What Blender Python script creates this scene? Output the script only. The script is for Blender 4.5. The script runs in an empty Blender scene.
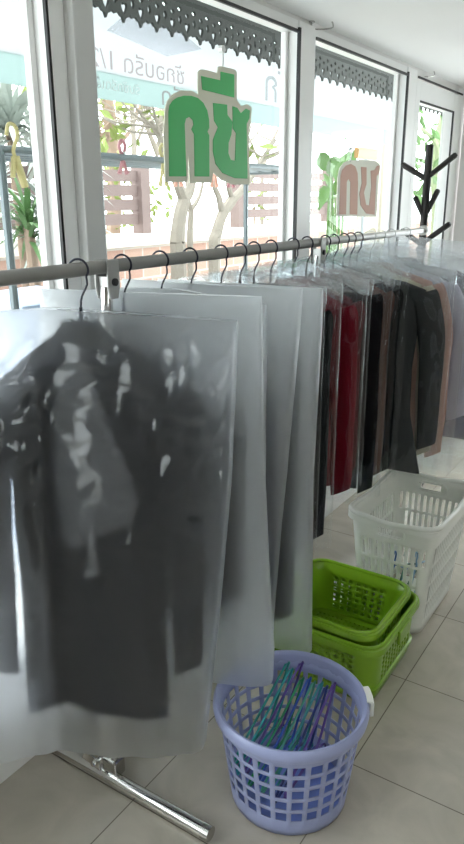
import bpy, bmesh, math, random
from mathutils import Vector, Matrix, noise
random.seed(7)
PI = math.pi
S = bpy.context.scene
COL = S.collection

# ------------------------------------------------------------------ camera
F_PX = 701.77
CAM_H = 1.6
RV = Vector((0.83599307, 0.54873307, -0.00275716))
UV = Vector((-0.1643706, 0.25520559, 0.9528129))
FV = Vector((-0.52354359, 0.79609178, -0.30354569))
cam = bpy.data.cameras.new('camera')
cam.sensor_fit = 'VERTICAL'
cam.sensor_height = 36.0
cam.lens = F_PX / 844 * 36.0
cam.clip_start = 0.02
co = bpy.data.objects.new('camera', cam)
COL.objects.link(co)
M = Matrix.Identity(4)
for i in range(3):
    M[i][0], M[i][1], M[i][2] = RV[i], UV[i], -FV[i]
M[2][3] = CAM_H
co.matrix_world = M
S.camera = co

# ------------------------------------------------------------------ world, light, exposure
S.view_settings.view_transform = 'Standard'
S.view_settings.look = 'None'
S.view_settings.gamma = 1.0
S.view_settings.use_curve_mapping = False
S.view_settings.exposure = 0.15
S.cycles.transparent_max_bounces = 48
S.cycles.max_bounces = 24
S.cycles.transmission_bounces = 20
S.cycles.diffuse_bounces = 5
S.cycles.use_denoising = True
W = bpy.data.worlds.new('overcast_sky')
S.world = W
W.use_nodes = True
bg = W.node_tree.nodes['Background']
bg.inputs['Color'].default_value = (0.95, 0.975, 1.0, 1)
bg.inputs['Strength'].default_value = 5.5
sun = bpy.data.lights.new('sun', 'SUN')
sun.energy = 2.0
sun.angle = 0.25
so = bpy.data.objects.new('sun', sun)
so.rotation_euler = (math.radians(28), math.radians(-22), 0)
COL.objects.link(so)


# ------------------------------------------------------------------ helpers
def ray(px, py):
    return FV + (px - 232) / F_PX * RV - (py - 422) / F_PX * UV


def on_x(px, py, X):
    """point of the plane x = X seen at a pixel of the photograph"""
    d = ray(px, py)
    t = X / d.x
    return Vector((X, t * d.y, CAM_H + t * d.z))


class MB:
    def __init__(s):
        s.v, s.f, s.m, s.mats = [], [], [], []

    def add(s, vs, fs, m=0):
        b = len(s.v)
        s.v += [tuple(v) for v in vs]
        for f in fs:
            s.f.append([i + b for i in f])
            s.m.append(m)
        return b

    def box(s, c, d, rot=None, m=0):
        vs = []
        for x in (-.5, .5):
            for y in (-.5, .5):
                for z in (-.5, .5):
                    p = Vector((x * d[0], y * d[1], z * d[2]))
                    if rot is not None:
                        p = rot @ p
                    vs.append(p + Vector(c))
        s.add(vs, [(0, 1, 3, 2), (4, 6, 7, 5), (0, 4, 5, 1), (2, 3, 7, 6), (0, 2, 6, 4), (1, 5, 7, 3)], m)
        return s

    def bb(s, x0, x1, y0, y1, z0, z1, m=0):
        return s.box(((x0 + x1) / 2, (y0 + y1) / 2, (z0 + z1) / 2), (x1 - x0, y1 - y0, z1 - z0), None, m)

    def loft(s, rings, caps=True, closed=True, m=0):
        n = len(rings[0])
        vs = [p for r in rings for p in r]
        fs = []
        for i in range(len(rings) - 1):
            for j in range(n if closed else n - 1):
                k = (j + 1) % n
                fs.append((i * n + j, i * n + k, (i + 1) * n + k, (i + 1) * n + j))
        if caps:
            fs.append(tuple(range(n - 1, -1, -1)))
            fs.append(tuple((len(rings) - 1) * n + j for j in range(n)))
        s.add(vs, fs, m)
        return s

    def tube(s, pts, r, n=8, caps=True, closed=False, flat=None, m=0):
        pts = [Vector(p) for p in pts]
        N = len(pts)
        rr = r if isinstance(r, (list, tuple)) else [r] * N
        rings = []
        up = None
        for i, p in enumerate(pts):
            if closed:
                t = pts[(i + 1) % N] - pts[i - 1]
            else:
                t = pts[min(i + 1, N - 1)] - pts[max(i - 1, 0)]
            t.normalize()
            if up is None:
                up = Vector((0, 0, 1)) if abs(t.z) < .9 else Vector((0, 1, 0))
            a = (up - t * up.dot(t))
            if a.length < 1e-5:
                a = t.orthogonal()
            a.normalize()
            up = a
            b = t.cross(a)
            rings.append([p + (a * math.cos(q) + b * math.sin(q)) * rr[i] for q in [2 * PI * k / n for k in range(n)]])
        if closed:
            rings.append(rings[0])
            caps = False
        return s.loft(rings, caps, True, m)

    def lathe(s, prof, c=(0, 0, 0), n=32, m=0):
        rings = [[(c[0] + r * math.cos(2 * PI * k / n), c[1] + r * math.sin(2 * PI * k / n), c[2] + z) for k in range(n)] for r, z in prof]
        return s.loft(rings, False, True, m)

    def prism(s, poly, axis_pt, m=0):
        """poly: list of 3D points, axis_pt: extrusion vector"""
        n = len(poly)
        a = [Vector(p) for p in poly]
        b = [p + Vector(axis_pt) for p in a]
        fs = [(i, (i + 1) % n, n + (i + 1) % n, n + i) for i in range(n)]
        fs += [tuple(range(n - 1, -1, -1)), tuple(range(n, 2 * n))]
        s.add(a + b, fs, m)
        return s

    def build(s, name, mat, parent=None, smooth=False, angle=40, bevel=0, solid=0, sub=0):
        me = bpy.data.meshes.new(name)
        me.from_pydata(s.v, [], s.f)
        bm = bmesh.new()
        bm.from_mesh(me)
        if not solid:
            bmesh.ops.recalc_face_normals(bm, faces=bm.faces)
        bm.to_mesh(me)
        bm.free()
        mats = mat if isinstance(mat, (list, tuple)) else [mat]
        for q in mats:
            me.materials.append(q)
        if len(mats) > 1:
            for p, k in zip(me.polygons, s.m):
                p.material_index = k
        if smooth:
            for p in me.polygons:
                p.use_smooth = True
            if angle:
                me.set_sharp_from_angle(angle=math.radians(angle))
        o = bpy.data.objects.new(name, me)
        COL.objects.link(o)
        if parent is not None:
            o.parent = parent
        if bevel:
            b = o.modifiers.new('bevel', 'BEVEL')
            b.width = bevel
            b.segments = 2
            b.limit_method = 'ANGLE'
        if solid:
            b = o.modifiers.new('solid', 'SOLIDIFY')
            b.thickness = solid
            b.offset = 0
        if sub:
            b = o.modifiers.new('sub', 'SUBSURF')
            b.levels = b.render_levels = sub
        return o


def tag(o, label=None, cat=None, group=None, kind=None):
    if label:
        o['label'] = label
    if cat:
        o['category'] = cat
    if group:
        o['group'] = group
    if kind:
        o['kind'] = kind
    return o


def empty(name, loc=(0, 0, 0), rz=0):
    o = bpy.data.objects.new(name, None)
    o.empty_display_size = .05
    o.location = loc
    o.rotation_euler = (0, 0, rz)
    COL.objects.link(o)
    return o


def copy_tree(o, parent=None):
    c = o.copy()
    COL.objects.link(c)
    if parent is not None:
        c.parent = parent
    for ch in list(o.children):
        copy_tree(ch, c)
    return c


def catmull(pts, n=6):
    pts = [Vector(p) for p in pts]
    out = []
    for i in range(len(pts) - 1):
        p0, p1, p2, p3 = pts[max(i - 1, 0)], pts[i], pts[i + 1], pts[min(i + 2, len(pts) - 1)]
        for k in range(n):
            t = k / n
            out.append(.5 * ((2 * p1) + (p2 - p0) * t + (2 * p0 - 5 * p1 + 4 * p2 - p3) * t * t + (3 * p1 - p0 - 3 * p2 + p3) * t ** 3))
    out.append(pts[-1])
    return out


def lerp_tab(tab, x):
    if x <= tab[0][0]:
        return tab[0][1]
    for (a, b), (c, d) in zip(tab, tab[1:]):
        if x <= c:
            return b + (d - b) * (x - a) / (c - a)
    return tab[-1][1]


# ------------------------------------------------------------------ materials
def mat(name, col, rough=.5, metal=0, spec=.5, bump=0, bscale=40, vary=0, vscale=6, col2=None, sheen=0, trans=0, coat=0):
    m = bpy.data.materials.new(name)
    m.use_nodes = True
    nt = m.node_tree
    b = nt.nodes['Principled BSDF']
    b.inputs['Base Color'].default_value = (*col, 1)
    b.inputs['Roughness'].default_value = rough
    b.inputs['Metallic'].default_value = metal
    b.inputs['Specular IOR Level'].default_value = spec
    b.inputs['Sheen Weight'].default_value = sheen
    b.inputs['Coat Weight'].default_value = coat
    tc = nt.nodes.new('ShaderNodeTexCoord')
    if vary or col2:
        n = nt.nodes.new('ShaderNodeTexNoise')
        n.inputs['Scale'].default_value = vscale
        n.inputs['Detail'].default_value = 4
        nt.links.new(tc.outputs['Object'], n.inputs['Vector'])
        mx = nt.nodes.new('ShaderNodeMix')
        mx.data_type = 'RGBA'
        c2 = col2 or tuple(max(0, c * (1 - vary)) for c in col)
        mx.inputs[6].default_value = (*col, 1)
        mx.inputs[7].default_value = (*c2, 1)
        nt.links.new(n.outputs['Fac'], mx.inputs[0])
        nt.links.new(mx.outputs[2], b.inputs['Base Color'])
    if bump:
        n = nt.nodes.new('ShaderNodeTexNoise')
        n.inputs['Scale'].default_value = bscale
        n.inputs['Detail'].default_value = 5
        nt.links.new(tc.outputs['Object'], n.inputs['Vector'])
        bp = nt.nodes.new('ShaderNodeBump')
        bp.inputs['Strength'].default_value = bump
        bp.inputs['Distance'].default_value = .01
        nt.links.new(n.outputs['Fac'], bp.inputs['Height'])
        nt.links.new(bp.outputs['Normal'], b.inputs['Normal'])
    return m


def film(name, col, clear, scatter_back, gloss, rough, bump, bscale, stretch=(1, 1, .5), blur=0, brough=.45, ior=1.25):
    """thin plastic sheet: part see-through, part milky, with a glossy skin"""
    m = bpy.data.materials.new(name)
    m.use_nodes = True
    nt = m.node_tree
    nt.nodes.clear()
    N = nt.nodes.new
    out = N('ShaderNodeOutputMaterial')
    tr = N('ShaderNodeBsdfTransparent')
    tr.inputs['Color'].default_value = (.97, .98, .985, 1)
    di = N('ShaderNodeBsdfDiffuse')
    di.inputs['Color'].default_value = (*col, 1)
    tl = N('ShaderNodeBsdfTranslucent')
    tl.inputs['Color'].default_value = (*col, 1)
    gl = N('ShaderNodeBsdfGlossy')
    gl.inputs['Roughness'].default_value = rough
    gl.inputs['Color'].default_value = (1, 1, 1, 1)
    m1 = N('ShaderNodeMixShader')
    m1.inputs[0].default_value = scatter_back
    nt.links.new(di.outputs[0], m1.inputs[1])
    nt.links.new(tl.outputs[0], m1.inputs[2])
    m2 = N('ShaderNodeMixShader')
    m2.inputs[0].default_value = clear
    nt.links.new(m1.outputs[0], m2.inputs[1])
    if blur:
        gb = N('ShaderNodeBsdfGlass')
        gb.inputs['Color'].default_value = (.98, .985, .99, 1)
        gb.inputs['Roughness'].default_value = brough
        gb.inputs['IOR'].default_value = ior
        mb_ = N('ShaderNodeMixShader')
        mb_.inputs[0].default_value = blur
        nt.links.new(tr.outputs[0], mb_.inputs[1])
        nt.links.new(gb.outputs[0], mb_.inputs[2])
        nt.links.new(mb_.outputs[0], m2.inputs[2])
    else:
        nt.links.new(tr.outputs[0], m2.inputs[2])
    m3 = N('ShaderNodeMixShader')
    fr = N('ShaderNodeLayerWeight')
    fr.inputs['Blend'].default_value = .5
    pw = N('ShaderNodeMath')
    pw.operation = 'POWER'
    pw.inputs[1].default_value = 3.0
    nt.links.new(fr.outputs['Facing'], pw.inputs[0])
    mul = N('ShaderNodeMath')
    mul.operation = 'MULTIPLY_ADD'
    mul.inputs[1].default_value = gloss * 3.2
    mul.inputs[2].default_value = gloss * .55
    nt.links.new(pw.outputs[0], mul.inputs[0])
    nt.links.new(mul.outputs[0], m3.inputs[0])
    nt.links.new(m2.outputs[0], m3.inputs[1])
    nt.links.new(gl.outputs[0], m3.inputs[2])
    nt.links.new(m3.outputs[0], out.inputs[0])
    tc = N('ShaderNodeTexCoord')
    mp = N('ShaderNodeMapping')
    mp.inputs['Scale'].default_value = stretch
    no = N('ShaderNodeTexNoise')
    no.noise_type = 'RIDGED_MULTIFRACTAL'
    no.inputs['Scale'].default_value = bscale
    no.inputs['Detail'].default_value = 3
    no.inputs['Distortion'].default_value = .6
    bp = N('ShaderNodeBump')
    bp.inputs['Strength'].default_value = bump
    bp.inputs['Distance'].default_value = .01
    nt.links.new(tc.outputs['Object'], mp.inputs[0])
    nt.links.new(mp.outputs[0], no.inputs['Vector'])
    nt.links.new(no.outputs['Fac'], bp.inputs['Height'])
    for s in (di, gl, fr):
        nt.links.new(bp.outputs['Normal'], s.inputs['Normal'])
    return m


def glass_mat(name, tint, refl):
    m = bpy.data.materials.new(name)
    m.use_nodes = True
    nt = m.node_tree
    nt.nodes.clear()
    N = nt.nodes.new
    out = N('ShaderNodeOutputMaterial')
    tr = N('ShaderNodeBsdfTransparent')
    tr.inputs['Color'].default_value = (*tint, 1)
    gl = N('ShaderNodeBsdfGlossy')
    gl.inputs['Roughness'].default_value = .02
    fr = N('ShaderNodeFresnel')
    fr.inputs['IOR'].default_value = 1.3
    mu = N('ShaderNodeMath')
    mu.operation = 'MULTIPLY'
    ge = N('ShaderNodeNewGeometry')
    iv = N('ShaderNodeMath')
    iv.operation = 'MULTIPLY_ADD'
    iv.inputs[1].default_value = -refl
    iv.inputs[2].default_value = refl
    nt.links.new(ge.outputs['Backfacing'], iv.inputs[0])
    nt.links.new(iv.outputs[0], mu.inputs[1])
    mx = N('ShaderNodeMixShader')
    nt.links.new(fr.outputs[0], mu.inputs[0])
    nt.links.new(mu.outputs[0], mx.inputs[0])
    nt.links.new(tr.outputs[0], mx.inputs[1])
    nt.links.new(gl.outputs[0], mx.inputs[2])
    nt.links.new(mx.outputs[0], out.inputs[0])
    return m


def tile_mat():
    m = bpy.data.materials.new('floor_tiles')
    m.use_nodes = True
    nt = m.node_tree
    b = nt.nodes['Principled BSDF']
    N = nt.nodes.new
    L = nt.links.new
    tc = N('ShaderNodeTexCoord')
    mp = N('ShaderNodeMapping')
    mp.inputs['Location'].default_value = (.627, -1.594, 0)
    br = N('ShaderNodeTexBrick')
    br.offset = 0
    br.inputs['Scale'].default_value = 1
    br.inputs['Brick Width'].default_value = .456
    br.inputs['Row Height'].default_value = .456
    br.inputs['Mortar Size'].default_value = .0017
    br.inputs['Mortar Smooth'].default_value = .1
    br.inputs['Color1'].default_value = (.52, .475, .405, 1)
    br.inputs['Color2'].default_value = (.49, .45, .385, 1)
    br.inputs['Mortar'].default_value = (.19, .165, .14, 1)
    L(tc.outputs['Object'], mp.inputs[0])
    L(mp.outputs[0], br.inputs['Vector'])
    no = N('ShaderNodeTexNoise')
    no.inputs['Scale'].default_value = 5
    no.inputs['Detail'].default_value = 6
    no.inputs['Distortion'].default_value = 1.5
    L(tc.outputs['Object'], no.inputs['Vector'])
    rmp = N('ShaderNodeMapRange')
    rmp.inputs[1].default_value = .3
    rmp.inputs[2].default_value = .7
    rmp.inputs[3].default_value = .86
    rmp.inputs[4].default_value = 1.06
    L(no.outputs['Fac'], rmp.inputs[0])
    mx = N('ShaderNodeMix')
    mx.data_type = 'RGBA'
    mx.blend_type = 'MULTIPLY'
    mx.inputs[0].default_value = 1
    L(br.outputs['Color'], mx.inputs[6])
    L(rmp.outputs[0], mx.inputs[7])
    L(mx.outputs[2], b.inputs['Base Color'])
    b.inputs['Roughness'].default_value = .16
    b.inputs['Specular IOR Level'].default_value = .45
    bp = N('ShaderNodeBump')
    bp.invert = True
    bp.inputs['Strength'].default_value = .4
    bp.inputs['Distance'].default_value = .002
    L(br.outputs['Fac'], bp.inputs['Height'])
    L(bp.outputs['Normal'], b.inputs['Normal'])
    return m


def brick_mat():
    m = bpy.data.materials.new('brickwork')
    m.use_nodes = True
    nt = m.node_tree
    b = nt.nodes['Principled BSDF']
    N = nt.nodes.new
    tc = N('ShaderNodeTexCoord')
    mp = N('ShaderNodeMapping')
    mp.inputs['Rotation'].default_value = (PI / 2, 0, PI / 2)
    sp = N('ShaderNodeSeparateXYZ')
    cb = N('ShaderNodeCombineXYZ')
    br = N('ShaderNodeTexBrick')
    br.inputs['Scale'].default_value = 1
    br.inputs['Brick Width'].default_value = .3
    br.inputs['Row Height'].default_value = .11
    br.inputs['Mortar Size'].default_value = .012
    br.inputs['Color1'].default_value = (.36, .22, .175, 1)
    br.inputs['Color2'].default_value = (.44, .30, .24, 1)
    br.inputs['Mortar'].default_value = (.45, .41, .37, 1)
    nt.links.new(tc.outputs['Object'], sp.inputs[0])
    nt.links.new(sp.outputs['Y'], cb.inputs['X'])
    nt.links.new(sp.outputs['Z'], cb.inputs['Y'])
    nt.links.new(cb.outputs[0], br.inputs['Vector'])
    nt.links.new(br.outputs['Color'], b.inputs['Base Color'])
    b.inputs['Roughness'].default_value = .9
    return m


M_wall = mat('white_wall_paint', (.80, .79, .77), .7, bump=.1, bscale=60)
M_wallb = mat('beige_wall_paint', (.36, .34, .31), .8, bump=.1, bscale=60)
M_ceil = mat('white_ceiling_paint', (.92, .92, .91), .75, bump=.08, bscale=30, vary=.05, vscale=2)
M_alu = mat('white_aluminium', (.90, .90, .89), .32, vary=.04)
M_alug = mat('backlit_white_aluminium', (.62, .62, .61), .28, vary=.08)  # white aluminium darkened, the backlit grey is put into its colour
M_gask = mat('black_rubber', (.012, .012, .013), .5)
M_glass = glass_mat('window_glass', (.95, .98, .97), 1.0)
M_floor = tile_mat()
M_steel = mat('brushed_steel', (.55, .54, .52), .25, 1)
M_chrome = mat('chrome', (.72, .71, .69), .14, 1)
M_rail = mat('grey_painted_tube', (.27, .265, .255), .38, .25)
M_rail2 = mat('pale_painted_tube', (.62, .61, .60), .35, .2)
M_clamp = mat('clamp_grey', (.42, .42, .41), .35, .5)
M_black = mat('black_plastic', (.012, .012, .014), .4)
M_hook = mat('navy_coated_wire', (.012, .013, .03), .32)
M_clearhook = mat('clear_wire', (.72, .73, .72), .25, .3)
M_blue = mat('lavender_plastic', (.38, .42, .68), .35, vary=.06)
M_bluein = mat('blue_plastic_base', (.20, .28, .72), .4)
M_whitep = mat('white_plastic', (.88, .89, .84), .3)
M_green = mat('lime_green_plastic', (.25, .46, .02), .28, coat=.2)
M_green2 = mat('lime_green_plastic_outer', (.23, .43, .02), .28, coat=.2)
M_stand = mat('dark_wood_stain', (.018, .015, .014), .45, vary=.3, vscale=20)
M_frost = film('frosted_poly', (.87, .90, .98), .80, .965, .06, .06, .9, 9, blur=.72, brough=.40)
M_frost2 = film('frosted_poly_dense', (.92, .95, .99), .55, .92, .05, .15, .35, 7, blur=.85)
M_clear = film('clear_poly', (.88, .90, .93), .99, .7, .07, .05, 1.0, 9)
M_gather = film('gathered_poly', (.9, .91, .94), .94, .8, .15, .05, 1.0, 14)
M_cleartop = film('milky_poly', (.88, .89, .95), .92, .8, .10, .06, 1.0, 9)


def cloth(name, col, col2=None, sheen=0):
    return mat(name, col, .9, spec=.12, bump=.25, bscale=180, vary=.25, vscale=5, col2=col2, sheen=sheen)


# ------------------------------------------------------------------ room shell
WX = -1.42
ZC = 2.26
fl = tag(MB().bb(-1.57, 3.3, -2.6, 4.95, -.10, 0).build('floor', M_floor), kind='structure')
tag(MB().bb(-1.57, 3.3, -2.6, 4.95, ZC, ZC + .1).build('ceiling', M_ceil), kind='structure')
wl = MB()
wl.bb(-1.52, WX - .02, -2.6, 4.95, 0, .34)
wl.bb(-1.52, WX - .02, -2.6, 4.95, 2.225, ZC)
wl.bb(-1.52, WX - .02, -2.6, -1.0, .34, 2.215)
wl.bb(-1.52, WX - .02, 4.80, 4.95, .34, 2.215)
tag(wl.build('wall_left', M_wall), kind='structure')
wf = MB().bb(-1.42, -1.05, 4.85, 4.95, 0, ZC).bb(-.05, 3.3, 4.85, 4.95, 0, ZC)
wf.bb(-1.05, -.05, 4.85, 4.95, 0, .12).bb(-1.05, -.05, 4.85, 4.95, 2.1, ZC)
tag(wf.build('wall_far', M_wall), kind='structure')
tag(MB().bb(-1.57, 3.3, -2.7, -2.6, 0, ZC).build('wall_back', M_wallb), kind='structure')
wr = MB()
wr.bb(3.2, 3.3, -2.6, 4.95, 0, .4).bb(3.2, 3.3, -2.6, 4.95, 2.1, ZC)
wr.bb(3.2, 3.3, -2.6, -1.2, .4, 2.1).bb(3.2, 3.3, -.2, 4.95, .4, 2.1)
tag(wr.build('wall_right', M_wallb), kind='structure')

# ---- windows: mullions belong to the window on their near side
MUL = [(1.35, 1.48), (2.63, 2.77), (3.81, 3.95), (4.70, 4.80)]


def window(name, y0, y1, m0, m1, kind='window'):
    r = tag(empty(name, (0, 0, 0)), kind='structure')
    fr = MB()
    if m1 is not None:
        fr.bb(-1.495, WX, m1[0], m1[1], .34, 2.24)
    fr.bb(-1.495, WX - .004, y0, y1, .34, .40)
    fr.bb(-1.495, WX - .004, y0, y1, 2.205, 2.24)
    # inner sash profile
    for a, b in ((y0, y0 + .018), (y1 - .018, y1)):
        fr.bb(-1.490, -1.465, a, b, .40, 2.205)
    fr.build('window_frame', M_alu, r, bevel=.003)
    MB().bb(-1.481, -1.475, y0 + .015, y1 - .015, .395, 2.207).build('glass_pane', M_glass, r)
    g = MB()
    gw = .004 if y1 < 2 else .010
    g.bb(WX - .006, WX + .004, y1 - .004, y1 + gw, .36, 2.215)
    g.bb(WX - .006, WX + .004, y0, y1 + gw, 2.196, 2.206)
    g.build('rubber_gasket', M_gask, r)
    return r


w1 = window('window_1', -1.0, 1.35, None, MUL[0])
w2 = window('window_2', 1.48, 2.63, MUL[0], MUL[1])
w3 = window('window_3', 2.77, 3.81, MUL[1], MUL[2])
# the first mullion carries a second jamb profile that stands out into the room
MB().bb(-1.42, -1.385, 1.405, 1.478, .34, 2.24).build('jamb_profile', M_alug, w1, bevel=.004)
# glazed door
d1 = tag(empty('door_1'), kind='structure')
m = MB()
m.bb(-1.49, WX, 3.95, 4.02, .02, 2.20).bb(-1.49, WX, 4.63, 4.70, .02, 2.20)
m.bb(-1.489, WX - .001, 4.02, 4.63, 2.10, 2.20).bb(-1.49, WX, 4.02, 4.63, .34, .44)
m.bb(-1.495, WX, 4.70, 4.80, .34, 2.24)
m.build('door_frame', M_alu, d1, bevel=.004)
MB().bb(-1.481, -1.475, 4.01, 4.64, .43, 2.11).build('glass_pane', M_glass, d1)
g = MB()
g.bb(-1.424, WX + .003, 4.615, 4.632, .44, 2.10).bb(-1.424, WX + .003, 4.02, 4.63, 2.092, 2.102)
g.bb(-1.424, WX + .003, 3.97, 4.78, 2.205, 2.215)
g.build('rubber_gasket', M_gask, d1)

# daylight comes in on the far side of the shop too; added_window is unseen, added behind the photographer to let in daylight
w4 = tag(empty('added_window'), kind='structure')
m = MB()
for a in (-1.2, -.26):
    m.bb(3.2, 3.28, a, a + .06, .4, 2.1)
m.build('window_frame', M_alu, w4)
MB().bb(3.236, 3.242, -1.2, -.2, .4, 2.1).build('glass_pane', M_glass, w4)

w5 = tag(empty('window_5'), kind='structure')
m = MB()
for a in (-1.05, -.575, -.10):
    m.bb(a, a + .05, 4.855, 4.925, .121, 2.099)
m.bb(-1.0, -.10, 4.862, 4.918, .12, .17).bb(-1.0, -.10, 4.862, 4.918, 2.05, 2.1)
m.build('window_frame', M_alu, w5)
MB().bb(-1.03, -.07, 4.887, 4.893, .15, 2.07).build('glass_pane', M_glass, w5)

# an added, unseen fill lamp above the photographer, shaped as a fluorescent batten
lamp = tag(empty('fill_light', (1.2, .6, ZC)), 'added unseen fill lamp, a white batten on the ceiling behind the photographer', 'fill light')
MB().bb(-.06, .06, -.62, .62, -.035, 0).build('fill_lamp_housing', M_alu, lamp)
MB().tube([(0, -.6, -.055), (0, .6, -.055)], .014, 12).build('tube', mat('fill_lamp_tube', (.9, .9, .9), .3), lamp)
la = bpy.data.lights.new('fill_light_area', 'AREA')
la.shape = 'RECTANGLE'
la.size, la.size_y = .12, 1.2
la.energy = 2
la.color = (1, .97, .92)
lo = bpy.data.objects.new('fill_light_area', la)
lo.location = (0, 0, -.075)
lo.parent = lamp
COL.objects.link(lo)

# ------------------------------------------------------------------ outside
M_ground = mat('pale_concrete', (.62, .61, .58), .9, vary=.2, vscale=2)
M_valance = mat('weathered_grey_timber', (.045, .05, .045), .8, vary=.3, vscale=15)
M_eave = mat('eave_board', (.20, .21, .20), .8)
M_fence = mat('faded_brown_timber', (.21, .155, .145), .8, vary=.2, vscale=8)
M_cap = mat('pale_render', (.72, .68, .60), .9)
M_brick = brick_mat()
M_rackbar = mat('galvanised_tube', (.16, .19, .20), .4, .5)
tag(MB().bb(-16, -1.53, -3, 20, -.2, -.05).build('ground_outside', M_ground), kind='structure')
tag(MB().bb(-2.75, -1.5, -2.6, 9, 2.66, 2.74).build('roof_outside', M_eave), kind='structure')

# fretwork valance: hearts and drops cut through a scalloped board
cu = bpy.data.curves.new('valance', 'CURVE')
cu.dimensions = '2D'
cu.fill_mode = 'BOTH'
cu.extrude = .008


def spl(pts):
    s = cu.splines.new('POLY')
    s.points.add(len(pts) - 1)
    for q, (a, b) in zip(s.points, pts):
        q.co = (a, b, 0, 1)
    s.use_cyclic_u = True


PIT, NP = .130, 66
out = [(0, .235)]
bot = []
for i in range(NP):
    a = i * PIT
    for u, z in ((0, .030), (.18, .042), (.30, .026), (.40, .024), (.5, 0), (.60, .024), (.70, .026), (.82, .042)):
        bot.append((a + u * PIT, z))
bot.append((NP * PIT, .030))
spl(out + bot + [(NP * PIT, .235)])
for i in range(NP):
    c = (i + .5) * PIT
    heart = [(0, .034), (.018, .060), (.024, .078), (.016, .090), (.006, .088), (0, .080), (-.006, .088), (-.016, .090), (-.024, .078), (-.018, .060)]
    spl([(c + a, b) for a, b in heart])
    c2 = i * PIT
    if i:
        spl([(c2, .070), (.012 + c2, .086), (.014 + c2, .10), (c2 + .006, .114), (c2 - .006, .114), (c2 - .014, .10), (c2 - .012, .086)])
        spl([(c2, .118 + .012), (.02 + c2, .145), (c2, .162), (c2 - .02, .145)])
    spl([(c, .108), (c + .018, .122), (c + .01, .134), (c - .01, .134), (c - .018, .122)])
tmp = bpy.data.objects.new('tmp', cu)
COL.objects.link(tmp)
me = bpy.data.meshes.new_from_object(tmp.evaluated_get(bpy.context.evaluated_depsgraph_get()))
bpy.data.objects.remove(tmp)
me.materials.clear()
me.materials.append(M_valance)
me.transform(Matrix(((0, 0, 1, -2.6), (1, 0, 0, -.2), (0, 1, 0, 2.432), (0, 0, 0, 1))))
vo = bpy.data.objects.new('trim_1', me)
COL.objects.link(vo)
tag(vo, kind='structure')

# banner sheets seen from behind
M_banw = film('banner_white_vinyl', (.58, .60, .61), .05, .75, .02, .4, .05, 3)
M_bant = film('banner_teal_vinyl', (.47, .56, .55), .05, .7, .02, .4, .05, 3)
M_banp = film('banner_print_violet', (.66, .63, .70), .72, .7, .02, .4, .05, 3)
M_banr = film('banner_print_red', (.58, .48, .48), .5, .7, .02, .4, .05, 3)
M_bang = film('banner_print_white', (.8, .8, .8), .05, .7, .02, .4, .05, 3)
M_bangr = film('banner_print_grey', (.50, .52, .53), .5, .7, .02, .4, .05, 3)
XB = -2.78
bn = tag(empty('shop_banner', (XB, 4, 2.1)), 'long white and teal shop banner seen from behind, hung outside under the fretwork', 'banner')
bn.location = (XB, 0, 0)
z0 = 2.10
MB().bb(-.003, .003, .6, 7.4, z0, z0 + .13).build('teal_stripe', M_bant, bn)
MB().bb(-.003, .003, .6, 7.4, z0 + .13, 2.64).build('white_panel', M_banw, bn)
MB().prism([(.005, 3.05, 2.43), (.005, 3.55, 2.38), (.005, 3.9, 2.47), (.005, 3.6, 2.55), (.005, 3.2, 2.53)], (.001, 0, 0)).build('printed_picture', M_banp, bn)


def text_mesh(name, body, size, m, parent, y, z, x=.004, mirror=True, sx=1.0):
    c = bpy.data.curves.new(name, 'FONT')
    c.body = body
    c.size = size
    c.extrude = .0005
    o = bpy.data.objects.new(name, c)
    COL.objects.link(o)
    mm = bpy.data.meshes.new_from_object(o.evaluated_get(bpy.context.evaluated_depsgraph_get()))
    bpy.data.objects.remove(o)
    mm.materials.clear()
    mm.materials.append(m)
    # readable from the street (looking along +x), so reversed from inside
    s = -1 if mirror else 1
    mm.transform(Matrix(((0, 0, 1, 0), (s * sx, 0, 0, 0), (0, 1, 0, 0), (0, 0, 0, 1))))
    o = bpy.data.objects.new(name, mm)
    o.location = (x, y, z)
    o.parent = parent
    COL.objects.link(o)
    return o


text_mesh('printed_text', '\u0e0b\u0e31\u0e01\u0e2d\u0e1a\u0e23\u0e35\u0e14 1/2', .13, M_banr, bn, 3.72, z0 + .15, sx=1.25)
text_mesh('printed_text', '\u0e23\u0e31\u0e1a\u0e0b\u0e31\u0e01\u0e23\u0e35\u0e14\u0e40\u0e2a\u0e37\u0e49\u0e2d\u0e1c\u0e49\u0e32', .07, M_bang, bn, 3.30, z0 + .05, sx=1.2)
text_mesh('printed_text', '\u0e23\u0e35\u0e14', .14, M_banr, bn, 3.68, z0 + .02, sx=1.3)
text_mesh('printed_text', '\u0e1a\u0e23\u0e34\u0e01\u0e32\u0e23\u0e0b\u0e31\u0e01\u0e23\u0e35\u0e14', .08, M_bang, bn, 2.28, z0 + .05, sx=1.2)
text_mesh('printed_text', '\u0e0b\u0e31\u0e01', .30, M_bangr, bn, 5.05, z0 + .16, sx=1.2)

# fence and low brick wall
tag(MB().bb(-5.35, -5.1, 1, 16, -.05, 1.12).build('wall_outside', M_brick), kind='structure')
tag(MB().bb(-5.38, -5.05, 1, 16, 1.12, 1.24).build('trim_2', M_cap), kind='structure')


def fence(y0, y1, z1, label, posts):
    r = tag(empty('slat_fence', (-5.2, (y0 + y1) / 2, 1.24)), label, 'fence', 'brown slat fences on the brick wall')
    yc = (y0 + y1) / 2
    nsl = 4
    st = (z1 - .06 - .08) / nsl
    for k in range(nsl):
        zz = .08 + st * (k + .5)
        MB().bb(-.015, .015, y0 - yc, y1 - yc, zz - .055, zz + .055).build('slat', M_fence, r)
    for a in posts:
        MB().bb(-.07, .07, a - yc - .07, a - yc + .07, 0, z1).build('post', M_fence, r)


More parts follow.
